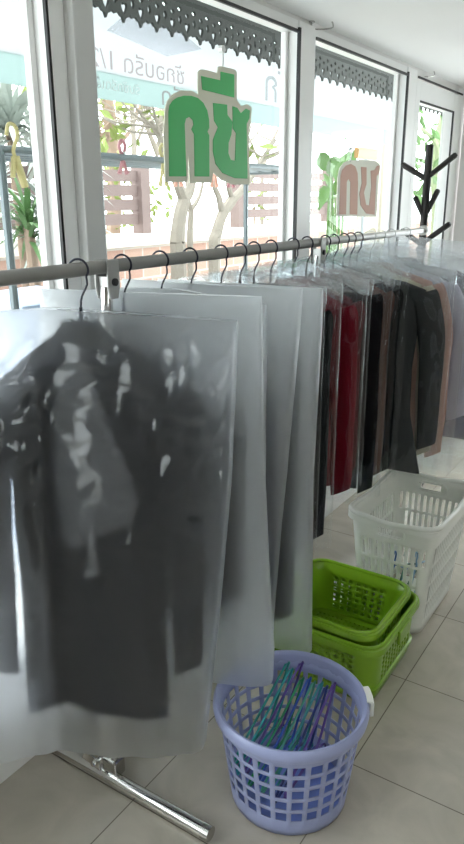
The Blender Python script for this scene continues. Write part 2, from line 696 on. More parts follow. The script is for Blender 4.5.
fence(3.6, 6.2, .72, 'brown slat fence above the bricks, seen beyond the pink clothes pegs', (3.7, 6.13))
fence(8.0, 13.4, .82, 'brown slat fence to the right of the hanging green sign', (8.05, 10.7, 13.3))

# drying rack outside
dr = tag(empty('drying_rack', (-2.3, 2.9, -.05)), 'dark tubular drying rack standing outside the window under the banner', 'drying rack')
zr = 1.83
for k, (xx, zz, rr) in enumerate(((.0, zr, .016), (-.11, zr, .011), (-.22, zr, .011), (-.33, zr, .011), (-.44, zr, .016))):
    MB().tube([(xx, -1.7, zz), (xx, 1.55, zz)], rr, 8).build('hanging_bar', M_rackbar, dr)
for yy in (-1.0, 1.45):
    MB().tube([(.0, yy, zr - .012), (-.44, yy, zr - .012)], .014, 8).build('end_bar', M_rackbar, dr)
    for xx in (0, -.44):
        MB().tube([(xx, yy, 0), (xx, yy, zr)], .017, 10).build('leg', M_rackbar, dr)
MB().tube([(-.44, .0, 0), (-.44, .0, zr)], .017, 10).build('leg', M_rackbar, dr)


def peg(y, x, colm, label, big=1.0):
    r = tag(empty('clothes_peg', (x, y, zr - .02)), label, 'clothes peg', 'clothes pegs on the drying rack')
    for s in (-1, 1):
        pts = [(0, s * .004, .045), (0, s * .020, .02), (0, s * .006, -.02), (0, s * -.012 * 2.2, -.10 * big)]
        m = MB()
        for q in (-1, 1):
            pass
        m.tube(catmull(pts, 3), [.008] * 9 + [.011], 6)
        m.build('jaw', colm, r, smooth=True)
    MB().tube([(-.014, 0, -.012), (.014, 0, -.012)], .007, 6).build('spring', M_steel, r)
    return r


M_pink = mat('pink_plastic', (.50, .22, .24), .5)
M_yel = mat('yellow_plastic', (.50, .43, .20), .5)
M_org = mat('salmon_plastic', (.80, .42, .32), .5)
pg = [(123, M_pink, 'pink plastic clothes peg on the drying rack, nearest the first window post', 1),
      (163, M_yel, 'yellow plastic clothes peg on the drying rack, just left of the green sign', 1.5),
      (178, M_org, 'salmon plastic clothes peg on the drying rack beside the yellow one', 1.5),
      (214, M_org, 'salmon plastic clothes peg seen below the middle of the green sign', 1.5),
      (231, M_pink, 'pink plastic clothes peg below the right letter of the green sign', 1.5)]
for px, cm, lb, bgs in pg:
    P = on_x(px, 165, -2.3)
    peg(P.y, -2.3, cm, lb, bgs)
# large yellow hook hanging at the left
P = on_x(15, 150, -2.28)
yh = tag(empty('yellow_peg_hanger', (-2.28, P.y, zr)), 'yellow plastic peg hanger hooked on the left end of the drying rack', 'peg hanger')
MB().tube(catmull([(0, -.035, .0), (0, -.02, .04), (0, .01, .035), (0, .018, 0), (0, -.008, -.05), (0, .0, -.08)], 4), .0075, 8).build('hook', M_yel, yh, smooth=True)
MB().tube([(0, 0, -.075), (0, .035, -.185)], .015, 8).build('clip', M_yel, yh)
MB().tube([(0, -.01, -.075), (0, -.022, -.15)], .010, 8).build('clip', M_yel, yh)

# trees and plants
M_trunk = mat('pale_bark', (.27, .24, .20), .9, vary=.3, vscale=10)
M_trunkb = mat('brown_bark', (.33, .24, .18), .9, vary=.4, vscale=10)
M_leaf = mat('yellow_green_leaf', (.20, .26, .06), .6, vary=.3)
M_leafg = mat('broad_green_leaf', (.07, .17, .03), .45, vary=.3)
M_spike = mat('spiky_green_leaf', (.10, .20, .07), .5, vary=.3)
M_spikeg = mat('grey_green_leaf', (.42, .46, .42), .6, vary=.4, vscale=3)


def leaf_quads(mb, c, n, rad, size, rnd, flat=1.0):
    for _ in range(n):
        d = Vector((rnd.gauss(0, 1), rnd.gauss(0, 1), rnd.gauss(0, flat)))
        p = Vector(c) + d * rad * .5
        a = Vector((rnd.uniform(-1, 1), rnd.uniform(-1, 1), rnd.uniform(-1, 1))).normalized()
        b = a.orthogonal().normalized()
        s = size * rnd.uniform(.6, 1.3)
        cc = a.cross(b) * s * .15
        mb.add([p - a * s, p + b * s * .4 + cc, p + a * s, p - b * s * .4 + cc], [(0, 1, 2), (0, 2, 3)])


def tree(name, paths, rads, label, m_t, leaves=None, m_l=None, seed=1, group=None, twigs=0):
    """paths: list of polylines (world), first one is the trunk and starts at the ground"""
    base = Vector(paths[0][0])
    r = tag(empty(name, base), label, 'tree', group)
    rnd = random.Random(seed)
    mb = MB()
    for k, (pt, rd) in enumerate(zip(paths, rads)):
        c = catmull([Vector(p) - base for p in pt], 5)
        mb.tube(c, [rd[0] + (rd[1] - rd[0]) * i / (len(c) - 1) for i in range(len(c))], 7)
    if twigs:
        tw = mb
        for _ in range(twigs):
            pt = rnd.choice(paths[1:] or paths)
            q = Vector(pt[-1]).lerp(Vector(pt[-2]), rnd.random()) - base
            d = Vector((rnd.gauss(0, .4), rnd.gauss(0, 1), abs(rnd.gauss(.4, .7)))).normalized()
            e = q + d * rnd.uniform(.3, .8)
            tw.tube([q, q.lerp(e, .5) + Vector((0, 0, -.04)), e], [.012, .009, .004], 5)
    mb.build('trunk', m_t, r, smooth=True)
    if leaves:
        lb = MB()
        for c, n, rad, size in leaves:
            leaf_quads(lb, Vector(c) - base, n, rad, size, rnd)
        lb.build('foliage', m_l, r)
    return r


def PX(X, *pts):
    return [tuple(on_x(a, b, X)) for a, b in pts]


def ground(p):
    return (p[0], p[1], -.05)


def rooted(X, *pts):
    q = PX(X, *pts)
    return [(q[0][0], q[0][1], -.05)] + q


T1 = rooted(-3.7, (178, 258), (177, 240), (180, 215), (184, 200))
tree('frangipani_tree', [T1, PX(-3.7, (184, 200), (178, 185), (171, 168), (166, 150), (150, 120)), PX(-3.7, (184, 200), (190, 190), (192, 175), (191, 150), (200, 120), (196, 95)), PX(-3.7, (171, 168), (160, 140), (162, 112))],
     [(.075, .055), (.05, .02), (.05, .02), (.03, .012)], 'pale forked frangipani trunk seen below the left letter of the green sign', M_trunk, seed=3, twigs=14,
     leaves=[(on_x(150, 118, -3.7), 16, .5, .07), (on_x(200, 110, -3.7), 16, .5, .07)], m_l=M_leaf)
T2 = rooted(-3.9, (214, 252), (216, 235), (222, 215), (232, 200))
tree('frangipani_tree', [T2, PX(-3.9, (232, 200), (240, 192), (252, 176), (262, 160), (275, 140)), PX(-3.9, (222, 215), (219, 198), (214, 185), (212, 160), (206, 130)), PX(-3.9, (232, 200), (228, 180), (236, 160), (250, 130)), PX(-3.9, (262, 160), (280, 152), (287, 140))],
     [(.06, .05), (.045, .02), (.035, .015), (.03, .012), (.02, .01)], 'pale frangipani trunk leaning right below the right letter of the green sign', M_trunk, seed=4, twigs=18,
     leaves=[(on_x(263, 155, -3.9), 6, .22, .10), (on_x(270, 130, -3.9), 8, .5, .06)], m_l=M_leaf)
T3 = rooted(-4.3, (190, 250), (190, 230), (191, 210))
tree('sapling', [T3, PX(-4.3, (191, 210), (187, 190), (186, 150)), PX(-4.3, (191, 210), (200, 195), (205, 170))],
     [(.035, .03), (.025, .01), (.025, .01)], 'thin pale sapling between the two frangipani trunks', M_trunk, seed=5)
T4 = rooted(-6.5, (113, 250), (114, 200), (112, 150), (108, 105), (104, 85))
tree('garden_tree', [T4, PX(-6.5, (112, 150), (122, 140), (132, 128), (140, 105)), PX(-6.5, (108, 105), (100, 95), (92, 92)), PX(-6.5, (112, 145), (102, 135), (92, 138))],
     [(.11, .07), (.04, .015), (.04, .02), (.035, .015)], 'brown tree trunk with yellow green leaves beyond the fence, beside the first window post', M_trunkb, seed=6, twigs=16,
     leaves=[(on_x(100, 112, -6.5), 90, .9, .10), (on_x(118, 120, -6.5), 40, .9, .09), (on_x(96, 100, -6.5), 40, .7, .10)], m_l=M_leaf)
T5 = rooted(-5.9, (137, 250), (136, 200), (134, 150), (132, 105))
tree('garden_tree', [T5, PX(-5.9, (134, 150), (142, 130), (150, 105)), PX(-5.9, (158, 155), (150, 135), (140, 110)), PX(-5.9, (156, 152), (162, 130), (164, 110))],
     [(.05, .03), (.025, .01), (.04, .02), (.03, .012)], 'bare thin branching tree beyond the fence, left of the green sign', M_trunk, seed=8, twigs=22)
T6 = rooted(-7.5, (262, 240), (262, 180), (268, 150), (278, 130))
tree('garden_tree', [T6, PX(-7.5, (262, 170), (250, 140), (240, 120)), PX(-7.5, (268, 150), (285, 140), (290, 120))],
     [(.05, .03), (.03, .01), (.03, .01)], 'bare thin tree beyond the fence, right of the green sign', M_trunk, seed=9, twigs=24, leaves=[(on_x(250, 185, -7.5), 60, 2.2, .05)], m_l=M_spikeg)

# low shrubs beyond the fence, countable clumps
for k, (a, b, n, lb) in enumerate(((98, 190, 120, 'sparse leafy shrub beyond the fence behind the pink peg'), (140, 195, 90, 'sparse leafy shrub beyond the fence left of the fence post'), (255, 200, 90, 'sparse leafy shrub beyond the right fence'))):
    c = on_x(a, b, -5.85)
    r = tag(empty('shrub', (c.x, c.y, -.05)), lb, 'shrub', 'shrubs beyond the fence')
    mb = MB()
    leaf_quads(mb, (0, 0, c.z + .05), n, .42, .06, random.Random(30 + k))
    mb.build('foliage', M_leaf, r)
    MB().tube([(0, 0, 0), (0, .05, c.z * .6), (.0, -.05, c.z + .05)], [.03, .02, .01], 6).build('stem', M_trunkb, r)


def spiky(name, base, h, n, ln, wd, m_l, label, seed, cat='plant', droop=.35, tr=.04, group=None):
    rnd = random.Random(seed)
    r = tag(empty(name, (base[0], base[1], -.05)), label, cat, group)
    h += .05
    MB().tube([(0, 0, 0), (.02, .01, h * .5), (0, 0, h)], [tr, tr * .9, tr * .8], 8).build('trunk', M_trunkb, r, smooth=True)
    mb = MB()
    for i in range(n):
        az = rnd.uniform(0, 2 * PI)
        el = rnd.uniform(-.25, 1.35)
        L = ln * rnd.uniform(.75, 1.1)
        d = Vector((math.cos(az) * math.cos(el), math.sin(az) * math.cos(el), math.sin(el)))
        sd = Vector((-math.sin(az), math.cos(az), 0))
        c0 = Vector((0, 0, h + rnd.uniform(-.12, .03)))
        ps = []
        for t in (0, .25, .5, .75, 1):
            p = c0 + d * L * t + Vector((0, 0, -droop * L * t * t))
            w = wd * (.6, 1, .85, .55, .03)[int(t * 4)]
            ps += [p - sd * w, p + sd * w]
        mb.add(ps, [(2 * k, 2 * k + 1, 2 * k + 3, 2 * k + 2) for k in range(4)])
    mb.build('leaves', m_l, r)
    return r


P = on_x(28, 222, -3.4)
spiky('dragon_plant', P, P.z, 75, .42, .016, M_spike, 'spiky green dragon plant on a thin stem outside the leftmost pane', 2)
P = on_x(8, 110, -4.4)
spiky('pandanus', P, P.z - .1, 90, .66, .028, M_spikeg, 'tall grey green pandanus behind the dragon plant, at the left edge', 12)
P = on_x(40, 125, -4.9)
spiky('pandanus', P, P.z - .2, 90, .66, .028, M_spikeg, 'tall grey green pandanus behind the dragon plant, beside the window post', 13)
P = on_x(-30, 190, -4.2)
spiky('pandanus', P, P.z, 80, .6, .028, M_spikeg, 'low grey green pandanus partly beyond the left edge of the pane', 14)
P = on_x(52, 215, -4.1)
spiky('pandanus', P, P.z, 90, .55, .028, M_spikeg, 'low grey green pandanus behind the dragon plant, lowest one', 15)
hd = MB()
leaf_quads(hd, (0, 0, .9), 1500, .95, .16, random.Random(50), .9)
hdo = hd.build('hedge', M_spikeg)
hdo.location = (-7.4, 2.9, 0)
hdo.scale = (.5, 1.5, 1)
tag(hdo, 'grey green hedge behind the pandanus plants outside the leftmost pane', 'hedge')
P = on_x(38, 293, -2.5)
cr = tag(empty('storage_box', (-2.6, P.y, -.05)), 'pale blue storage box standing outside below the leftmost pane', 'box')
MB().bb(-.25, .25, -.22, .30, 0, P.z).build('box_body', mat('pale_blue_plastic', (.45, .52, .68), .5), cr, bevel=.01)
MB().bb(-.27, .27, -.24, .32, P.z, P.z + .03).build('lid', mat('blue_plastic_lid', (.42, .50, .68), .5), cr, bevel=.01)

# beyond the second pane
pil = MB().bb(-3.35, -3.05, 7.65, 8.02, -.05, 2.64)
tag(pil.build('pillar_outside', mat('cream_render', (.42, .39, .31), .8, vary=.1)), kind='structure')
P0, P1 = on_x(356, 147, -2.95), on_x(376, 160, -2.95)
ob = tag(empty('notice_board', (-2.95, (P0.y + P1.y) / 2, P1.z)), 'small ochre notice board on the outside pillar above the brown sign', 'notice board')
MB().bb(-.015, .015, -(P1.y - P0.y) / 2, (P1.y - P0.y) / 2, 0, P0.z - P1.z).build('board', mat('ochre_paint', (.25, .14, .04), .6), ob)
MB().bb(.015, .02, -(P1.y - P0.y) / 2 + .02, (P1.y - P0.y) / 2 - .02, .02, P0.z - P1.z - .02).build('face', mat('ochre_face', (.28, .16, .05), .6), ob)
MB().tube([(0, 0, 0), (0, 0, -P1.z - .05)], .02, 8).build('post', M_rackbar, ob)
bl = tag(empty('broad_leaf_plant', (-3.3, on_x(335, 240, -3.3).y, -.05)), 'broad leaved green plant outside the second pane, left of the brown sign', 'plant')
rnd = random.Random(77)
mb = MB()
st = MB()
for px, py, ang, L in ((332, 165, -.9, .42), (345, 160, .5, .42), (326, 178, -1.6, .36), (340, 182, -.2, .40), (352, 165, .9, .36), (330, 196, -1.2, .40), (322, 160, -.6, .36), (344, 196, .5, .35), (338, 172, 2.4, .35), (350, 185, 1.6, .35), (322, 192, -2, .3)):
    c = on_x(px, py, -3.3 + rnd.uniform(-.25, .25))
    c = Vector((c.x + 3.3, c.y - bl.location.y, c.z + .05))
    d = Vector((rnd.uniform(-.5, .5), math.sin(ang), math.cos(ang))).normalized()
    sd = d.cross(Vector((.5 + rnd.uniform(-.3, .3), -.85, .1 + rnd.uniform(-.3, .3)))).normalized()
    ps = []
    for t, w in ((0, .02), (.2, .5), (.45, .62), (.75, .4), (1, .02)):
        p = c + d * L * (t - .4) + Vector((.12 * t * t, 0, -.1 * t * t))
        ps += [p - sd * w * L * .36, p + Vector((-.02, 0, 0)), p + sd * w * L * .36]
    mb.add(ps, [(3 * k + j, 3 * k + j + 1, 3 * k + j + 4, 3 * k + j + 3) for k in range(4) for j in (0, 1)])
    st.tube([(0, 0, 0), c * .5 + Vector((0, 0, .2)), c - d * L * .4], [.02, .014, .008], 5)
mb.build('leaves', M_leafg, bl, smooth=True)
st.build('stems', M_leafg, bl)
tr6 = on_x(441, 170, -3.5)
tree('street_tree', [[(-3.5, tr6.y, -.05), (-3.5, tr6.y + .1, 1.2), (-3.55, tr6.y - .05, 2.2), (-3.5, tr6.y + .2, 3.0)], [(-3.55, tr6.y, 1.9), (-3.4, tr6.y - .6, 2.3), (-3.5, tr6.y - 1, 2.5)]],
     [(.12, .09), (.05, .02)], 'mossy tree trunk outside the glazed door', mat('mossy_bark', (.30, .36, .20), .9, vary=.4), seed=21,
     leaves=[((-3.5, tr6.y - .5, 2.35), 120, .9, .10)], m_l=M_leafg)

# ------------------------------------------------------------------ hanging signs on the glass
M_sgreen = mat('green_sign_vinyl', (.06, .50, .14), .45)
M_sbeige = mat('beige_sign_board', (.74, .73, .60), .6)
M_sbrown = mat('brown_sign_vinyl', (.60, .36, .28), .6)
XS = -1.462


def crop_poly(pts, ox, oy, sc, X):
    return [tuple(on_x(ox + a / sc, oy + b / sc, X)) for a, b in pts]


def sign(name, label, ox, oy, sc, board, letters, m_b, m_l, cordpx=None):
    c = on_x(ox + 40, oy + 60, XS)
    r = tag(empty(name, c), label, 'sign')
    off = Vector(c)
    MB().prism([Vector(p) - off for p in crop_poly(board, ox, oy, sc, XS - .0015)], (.003, 0, 0)).build('sign_board', m_b, r)
    for L in letters:
        MB().prism([Vector(p) - off for p in crop_poly(L, ox, oy, sc, XS - .003)], (.006, 0, 0)).build('letter', m_l, r)
    if cordpx:
        pts = [Vector(on_x(a, b, XS)) - off for a, b in cordpx]
        MB().tube(pts, .003, 6).build('cord', M_clearhook, r)
        MB().tube([pts[0] + Vector((-.012, 0, 0)), pts[0] + Vector((.003, 0, 0))], .012, 12).build('suction_cup', M_clearhook, r)


K = [(37, 540), (33, 240), (38, 212), (52, 190), (75, 174), (105, 166), (140, 167), (170, 177), (195, 200), (213, 235), (221, 275), (222, 315), (214, 333), (222, 350), (223, 541), (155, 540), (152, 345), (140, 322), (149, 300), (146, 280), (130, 264), (114, 272), (108, 296), (116, 540)]
SO = [(240, 200), (305, 208), (307, 255), (330, 287), (325, 345), (312, 385), (311, 432), (322, 464), (342, 468), (347, 340), (332, 318), (331, 215), (352, 222), (369, 248), (393, 226), (411, 235), (408, 272), (396, 296), (400, 551), (340, 548), (285, 525), (252, 482), (240, 425), (240, 370), (263, 312), (245, 282)]
VO = [(185, 75), (275, 95), (275, 55), (338, 68), (338, 175), (190, 138)]
BO = [(22, 566), (14, 345), (20, 225), (30, 192), (55, 160), (95, 141), (145, 143), (176, 160), (172, 140), (173, 56), (182, 45), (200, 43), (262, 60), (267, 32), (280, 28), (345, 45), (354, 58), (353, 185), (374, 214), (402, 205), (423, 220), (419, 290), (410, 330), (413, 578), (335, 578), (280, 557), (244, 522), (236, 570), (135, 570), (128, 440), (124, 566)]
sign('hanging_sign', 'green Thai lettered sign with beige edge hanging in the wide middle pane', 160, 60, 4.64, BO, (K, SO, VO), M_sbeige, M_sgreen, ((223, 49), (223, 66)))
K2 = [(145, 487), (152, 290), (160, 258), (180, 235), (205, 226), (228, 240), (240, 275), (242, 330), (238, 488), (200, 486), (203, 320), (193, 303), (184, 318), (180, 487)]
S2 = [(258, 242), (286, 244), (286, 330), (272, 375), (284, 438), (300, 440), (311, 345), (308, 262), (328, 258), (340, 236), (353, 235), (350, 275), (338, 290), (328, 488), (285, 482), (256, 440), (250, 380), (262, 325)]
B2 = [(134, 497), (140, 300), (150, 248), (172, 220), (200, 208), (262, 206), (330, 210), (350, 222), (360, 236), (352, 300), (338, 498)]
sign('window_sign', 'faded brown Thai lettered sign with pale edge in the narrower pane left of the door', 310, 120, 5.155, B2, (K2, S2), mat('pale_sign_board', (.80, .80, .70), .6), M_sbrown, ((352, 150), (350, 162)))

# ceiling hooks
for px, py, lb in ((322, 21, 'bent wire hook screwed into the ceiling above the second window post'), (427, 71, 'bent wire hook screwed into the ceiling above the glazed door')):
    d = ray(px, py)
    t = (ZC - CAM_H) / d.z
    r = tag(empty('ceiling_hook', (t * d.x, t * d.y, ZC)), lb, 'hook', 'wire hooks on the ceiling')
    MB().tube(catmull([(-.035, -.02, 0), (-.03, -.02, -.025), (0, 0, -.028), (.03, .03, -.022), (.032, .032, -.008), (.028, .03, 0)], 4), .003, 6).build('wire', M_steel, r, smooth=True)
    MB().lathe([(0, -.006), (.013, -.006), (.013, 0)], (-.035, -.02, 0), 12).build('screw_plate', M_steel, r)

# ------------------------------------------------------------------ clothes rack
RX, RZ = -1.18, 1.447
rk = tag(empty('clothes_rack', (RX, 1.17, 0)), 'long steel clothes rail on two posts standing along the windows', 'clothes rack')


def RL(x, y, z):
    return (x - RX, y - 1.17, z)


MB().tube([RL(RX, .35, RZ), RL(RX, 2.42, RZ)], .0160, 20).build('rail', M_rail, rk, smooth=True)
MB().tube([RL(RX, 2.40, RZ), RL(RX, 3.50, RZ)], .0145, 20).build('extension_rail', M_rail2, rk, smooth=True)
e = MB()
e.tube([RL(RX, 3.495, RZ), RL(RX, 3.505, RZ), RL(RX, 3.535, RZ), RL(RX, 3.545, RZ)], [.018, .024, .024, .014], 20)
e.build('end_cap', mat('grey_end_cap', (.6, .6, .58), .3, .3), rk, smooth=True)
for yb, yt in ((1.17, 1.255), (2.34, 2.37)):
    # post leans a little towards its clamp
    def at(z):
        return yb + (yt - yb) * z / RZ
    MB().tube([RL(RX, at(.05), .05), RL(RX, at(.72), .72)], .018, 16).build('post', M_chrome, rk, smooth=True)
    MB().tube([RL(RX, at(.70), .70), RL(RX, at(1.40), 1.40)], .014, 16).build('inner_post', M_chrome, rk, smooth=True)
    MB().tube([RL(RX, at(.69), .69), RL(RX, at(.74), .74)], .022, 16).build('collar', M_black, rk, smooth=True)
    xf = -.84 if yb < 2 else -.99
    MB().tube([RL(-1.435, yb - .018, .020), RL(xf, yb - .018, .020)], .019, 16).build('foot', M_chrome, rk, smooth=True)
    for xx in (-1.432, xf):
        MB().tube([RL(xx - .012, yb - .018, .020), RL(xx + .012, yb - .018, .020)], .0205, 16).build('foot_cap', M_steel, rk, smooth=True)
    sk = MB().box(RL(RX, yb, .05), (.05, .045, .06))
    sk.build('socket', M_steel, rk, bevel=.006)
    wn = MB()
    wn.prism([RL(RX - .075, yb - .05, .075), RL(RX - .01, yb - .045, .055), RL(RX - .015, yb - .045, .085), RL(RX - .062, yb - .05, .105)], (0, .006, 0))
    wn.tube([RL(RX - .03, yb - .055, .075), RL(RX - .03, yb, .075)], .007, 8)
    wn.build('wing_bolt', M_chrome, rk)
    # clamp under the rail
    cl = MB()
    y = yt
    sh = [(-.019, .016), (-.021, -.045), (-.013, -.075), (.013, -.075), (.021, -.045), (.019, .016)]
    cl.prism([RL(RX + .017, y + a, RZ + b) for a, b in sh], (.005, 0, 0))
    cl.prism([RL(RX - .022, y + a, RZ + b) for a, b in sh], (.005, 0, 0))
    cl.bb(-.017, .017, y - 1.17 - .012, y - 1.17 + .012, RZ - .075, RZ - .022)
    c = cl.build('clamp', M_clamp, rk, bevel=.002)
    MB().tube([RL(RX + .015, y, RZ - .035), RL(RX + .028, y, RZ - .035)], .009, 12).build('bolt', M_black, c)

# ------------------------------------------------------------------ hangers, garments, bags


def warp_all(root, left, shear=0, bend=None, recede=0, wide=1.0):
    """keep the window side of a garment clear of the window frame; lean it off the post"""
    seen = set()
    for o in root.children:
        if o.data.name in seen:
            continue
        seen.add(o.data.name)
        for v in o.data.vertices:
            a, n, z = v.co
            if recede and a < .0:
                k = min(1, -a / .06) * max(0, min(1, (recede - z) / .18))
                n = n * (1 - .5 * k) + .014 * k
            if bend and a < -.08:
                e = (-.08 - a) * wide
                a, n = -.08 - e * math.cos(bend), n - e * math.sin(bend)
            elif not bend and a < -.10 and left > .225:
                a = -.10 + (a + .10) * (.225 - .10) / (left - .10)
            n -= shear * max(0, 1.35 - z) / 1.15
            v.co = (a, n, z)
    return root




def hanger(y, rz, label, m_h, half=.090, wire=.0026, ztop=1.298):
    """hook over the rail, wire shoulders below; local x runs across the rail"""
    r = tag(empty('wire_hanger', (RX, y, RZ), rz), label, 'coat hanger', 'wire coat hangers on the rail')
    R = (.0160 if y < 2.41 else .0145) + .004 + wire + .0012
    pts = []
    for a in range(200, -41, -20):
        q = math.radians(a)
        pts.append((R * math.cos(q), 0, R * math.sin(q)))
    pts += [(R * .80, 0, -R * 1.35), (R * .35, 0, -R * 2.2), (R * .08, 0, -R * 2.9), (0, 0, -R * 4.2), (0, 0, ztop - RZ)]
    MB().tube(catmull(pts, 2), wire, 8).build('hook', m_h, r, smooth=True)
    MB().tube([(0, 0, -.085), (0, .0005, -.10), (0, 0, -.112)], wire * 1.6, 8).build('twisted_neck', m_h, r, smooth=True)
    zt = ztop - RZ
    sh = [(-.004, 0, zt), (-half * .5, 0, zt - .040), (-half, 0, zt - .080), (-half + .012, 0, zt - .092), (0, 0, zt - .092), (half - .012, 0, zt - .092), (half, 0, zt - .080), (half * .5, 0, zt - .040), (.004, 0, zt)]
    MB().tube(sh, wire, 6).build('shoulder_wire', m_h, r)
    return r


def garment(name, cat, y, rz, label, m_c, ws=.21, reach=.29, zb=.36, zs=.46, th=.045, seed=0, top=1.312, m_in=None, lapel=True, buttons=0, flare=.88, group='dry cleaned garments on the rail', sleeve_n=0.0, neck=.058, nth=.032, drop=.115, recede=0, both=True, shear=0, bend=None):
    rnd = random.Random(seed)
    r = tag(empty(name, (RX, y, 0), rz), label, cat, group)
    tab_a = [(zb, ws * flare), (.75, ws * .90), (.95, ws * .88), (1.12, ws * .93), (top - drop, ws), (top - drop * .74, ws * .90), (top - drop * .39, ws * .60), (top - .015, neck + .027), (top + .02, neck)]
    tab_t = [(zb, th * .85), (.9, th), (1.15, th * 1.02), (top - drop + .01, th * .80), (top - .04, th * .62), (top + .02, th * .5)]
    off = rnd.uniform(0, 50)

    def n_at(a, z, side):
        A = lerp_tab(tab_a, z)
        T = lerp_tab(tab_t, z)
        s = max(-1, min(1, a / A))
        base = T * (1 - s * s) ** .42
        w = noise.noise(Vector((a * 9 + off, z * 2.2, side * 3))) * .30 * T * min(1, (top + .02 - z) * 4)
        return side * base + w * (1 - abs(s)) ** .3

    zs_list = sorted(set([zb + (top + .02 - zb) * k / 34 for k in range(35)]))
    n = 44
    rings = []
    for z in zs_list:
        A = lerp_tab(tab_a, z)
        T = lerp_tab(tab_t, z)
        ring = []
        for k in range(n):
            q = 2 * PI * k / n
            ca, sa = math.cos(q), math.sin(q)
            a = A * math.copysign(abs(ca) ** .8, ca)
            s = a / A
            ring.append((a, n_at(a, z, 1 if sa > 0 else -1) if abs(sa) > 1e-6 else 0, z))
        rings.append(ring)
    body = MB().loft(rings, caps=False).build('body', m_c, r, smooth=True, angle=0)
    for sgn in ((1, -1) if both else (1,)):
        ra = .062 if reach - ws > .06 else .05
        path = [(sgn * (ws - .05), sleeve_n * .3, top - drop), (sgn * (ws - .005), sleeve_n * .5, top - drop - .04), (sgn * (reach - .058), sleeve_n, 1.06), (sgn * (reach - .05), sleeve_n, .86), (sgn * (reach - .045), sleeve_n, .66), (sgn * (reach - .045), sleeve_n, zs)]
        c = catmull(path, 5)
        rr = []
        for i, p in enumerate(c):
            t = i / (len(c) - 1)
            a1 = (.045 if t < .1 else ra) * (1 - .42 * t)
            n1 = min(th * .72, nth) * (1 - .25 * t)
            ring = []
            for k in range(20):
                q = 2 * PI * k / 20
                w = 1 + .10 * noise.noise(Vector((q * .8 + off, p.z * 9, sgn * 3)))
                ring.append((p.x + a1 * w * math.cos(q), p.y + n1 * w * math.sin(q), p.z + (0.02 * sgn * math.cos(q) if t > .1 else sgn * -.03 * math.cos(q))))
            rr.append(ring)
        MB().loft(rr, caps=True).build('sleeve', m_c, r, smooth=True, angle=60)
    # collar
    cb = []
    for (za, k, tt) in ((top - .02, 1.06, 1.12), (top + .008, 1.0, 1.0), (top + .018, .96, .85), (top + .004, 1.06, 1.1)):
        cb.append([((neck + .004) * k * math.cos(2 * PI * j / 24), th * .55 * tt * math.sin(2 * PI * j / 24), za - (.012 if math.sin(2 * PI * j / 24) < 0 else 0)) for j in range(24)])
    MB().loft(cb, caps=False).build('collar', m_c, r, smooth=True, solid=.004)

    def patch(pl, pr, nm, m_p, lift=.006, steps=10):
        """strip on the front between two (a,z) polylines"""
        vs, fs = [], []
        for i in range(steps + 1):
            t = i / steps

            def along(pp):
                x = t * (len(pp) - 1)
                k = min(int(x), len(pp) - 2)
                f = x - k
                return (pp[k][0] + (pp[k + 1][0] - pp[k][0]) * f, pp[k][1] + (pp[k + 1][1] - pp[k][1]) * f)
            L, Rr = along(pl), along(pr)
            for j in range(7):
                u = j / 6
                a, z = L[0] + (Rr[0] - L[0]) * u, L[1] + (Rr[1] - L[1]) * u
                vs.append((a, n_at(a, z, -1) - lift, z))
        for i in range(steps):
            for j in range(6):
                fs.append((i * 7 + j, i * 7 + j + 1, (i + 1) * 7 + j + 1, (i + 1) * 7 + j))
        mb = MB()
        mb.add(vs, fs)
        return mb.build(nm, m_p, r, smooth=True, solid=.002)
    if m_in:
        patch([(-.022, top - .03), (-.052, 1.15), (-.060, 1.0), (-.060, .92), (-.045, .77)], [(.016, top - .03), (.062, 1.15), (.118, 1.0), (.145, .92), (.135, .87)], 'lining_sheen', m_in, .004, 16)  # lining strip that also paints the plastic's pale reflection
    if lapel and not m_in:
        patch([(-.055, top), (-.115, 1.17), (-.035, .88)], [(-.03, top), (-.045, 1.14), (-.015, .88)], 'lapel', m_c, .002)
        patch([(.03, top), (.05, 1.14), (.0, .88)], [(.055, top), (.115, 1.17), (.02, .88)], 'lapel', m_c, .002)
    for k in range(buttons):
        z = .86 - k * .13
        mb = MB()
        nn = n_at(.0, z, -1) - .012
        mb.tube([(0, nn + .004, z), (0, nn - .003, z)], .010, 12)
        mb.build('button', M_black, r)
    return warp_all(r, reach + .02, shear, bend, recede, 1.0)


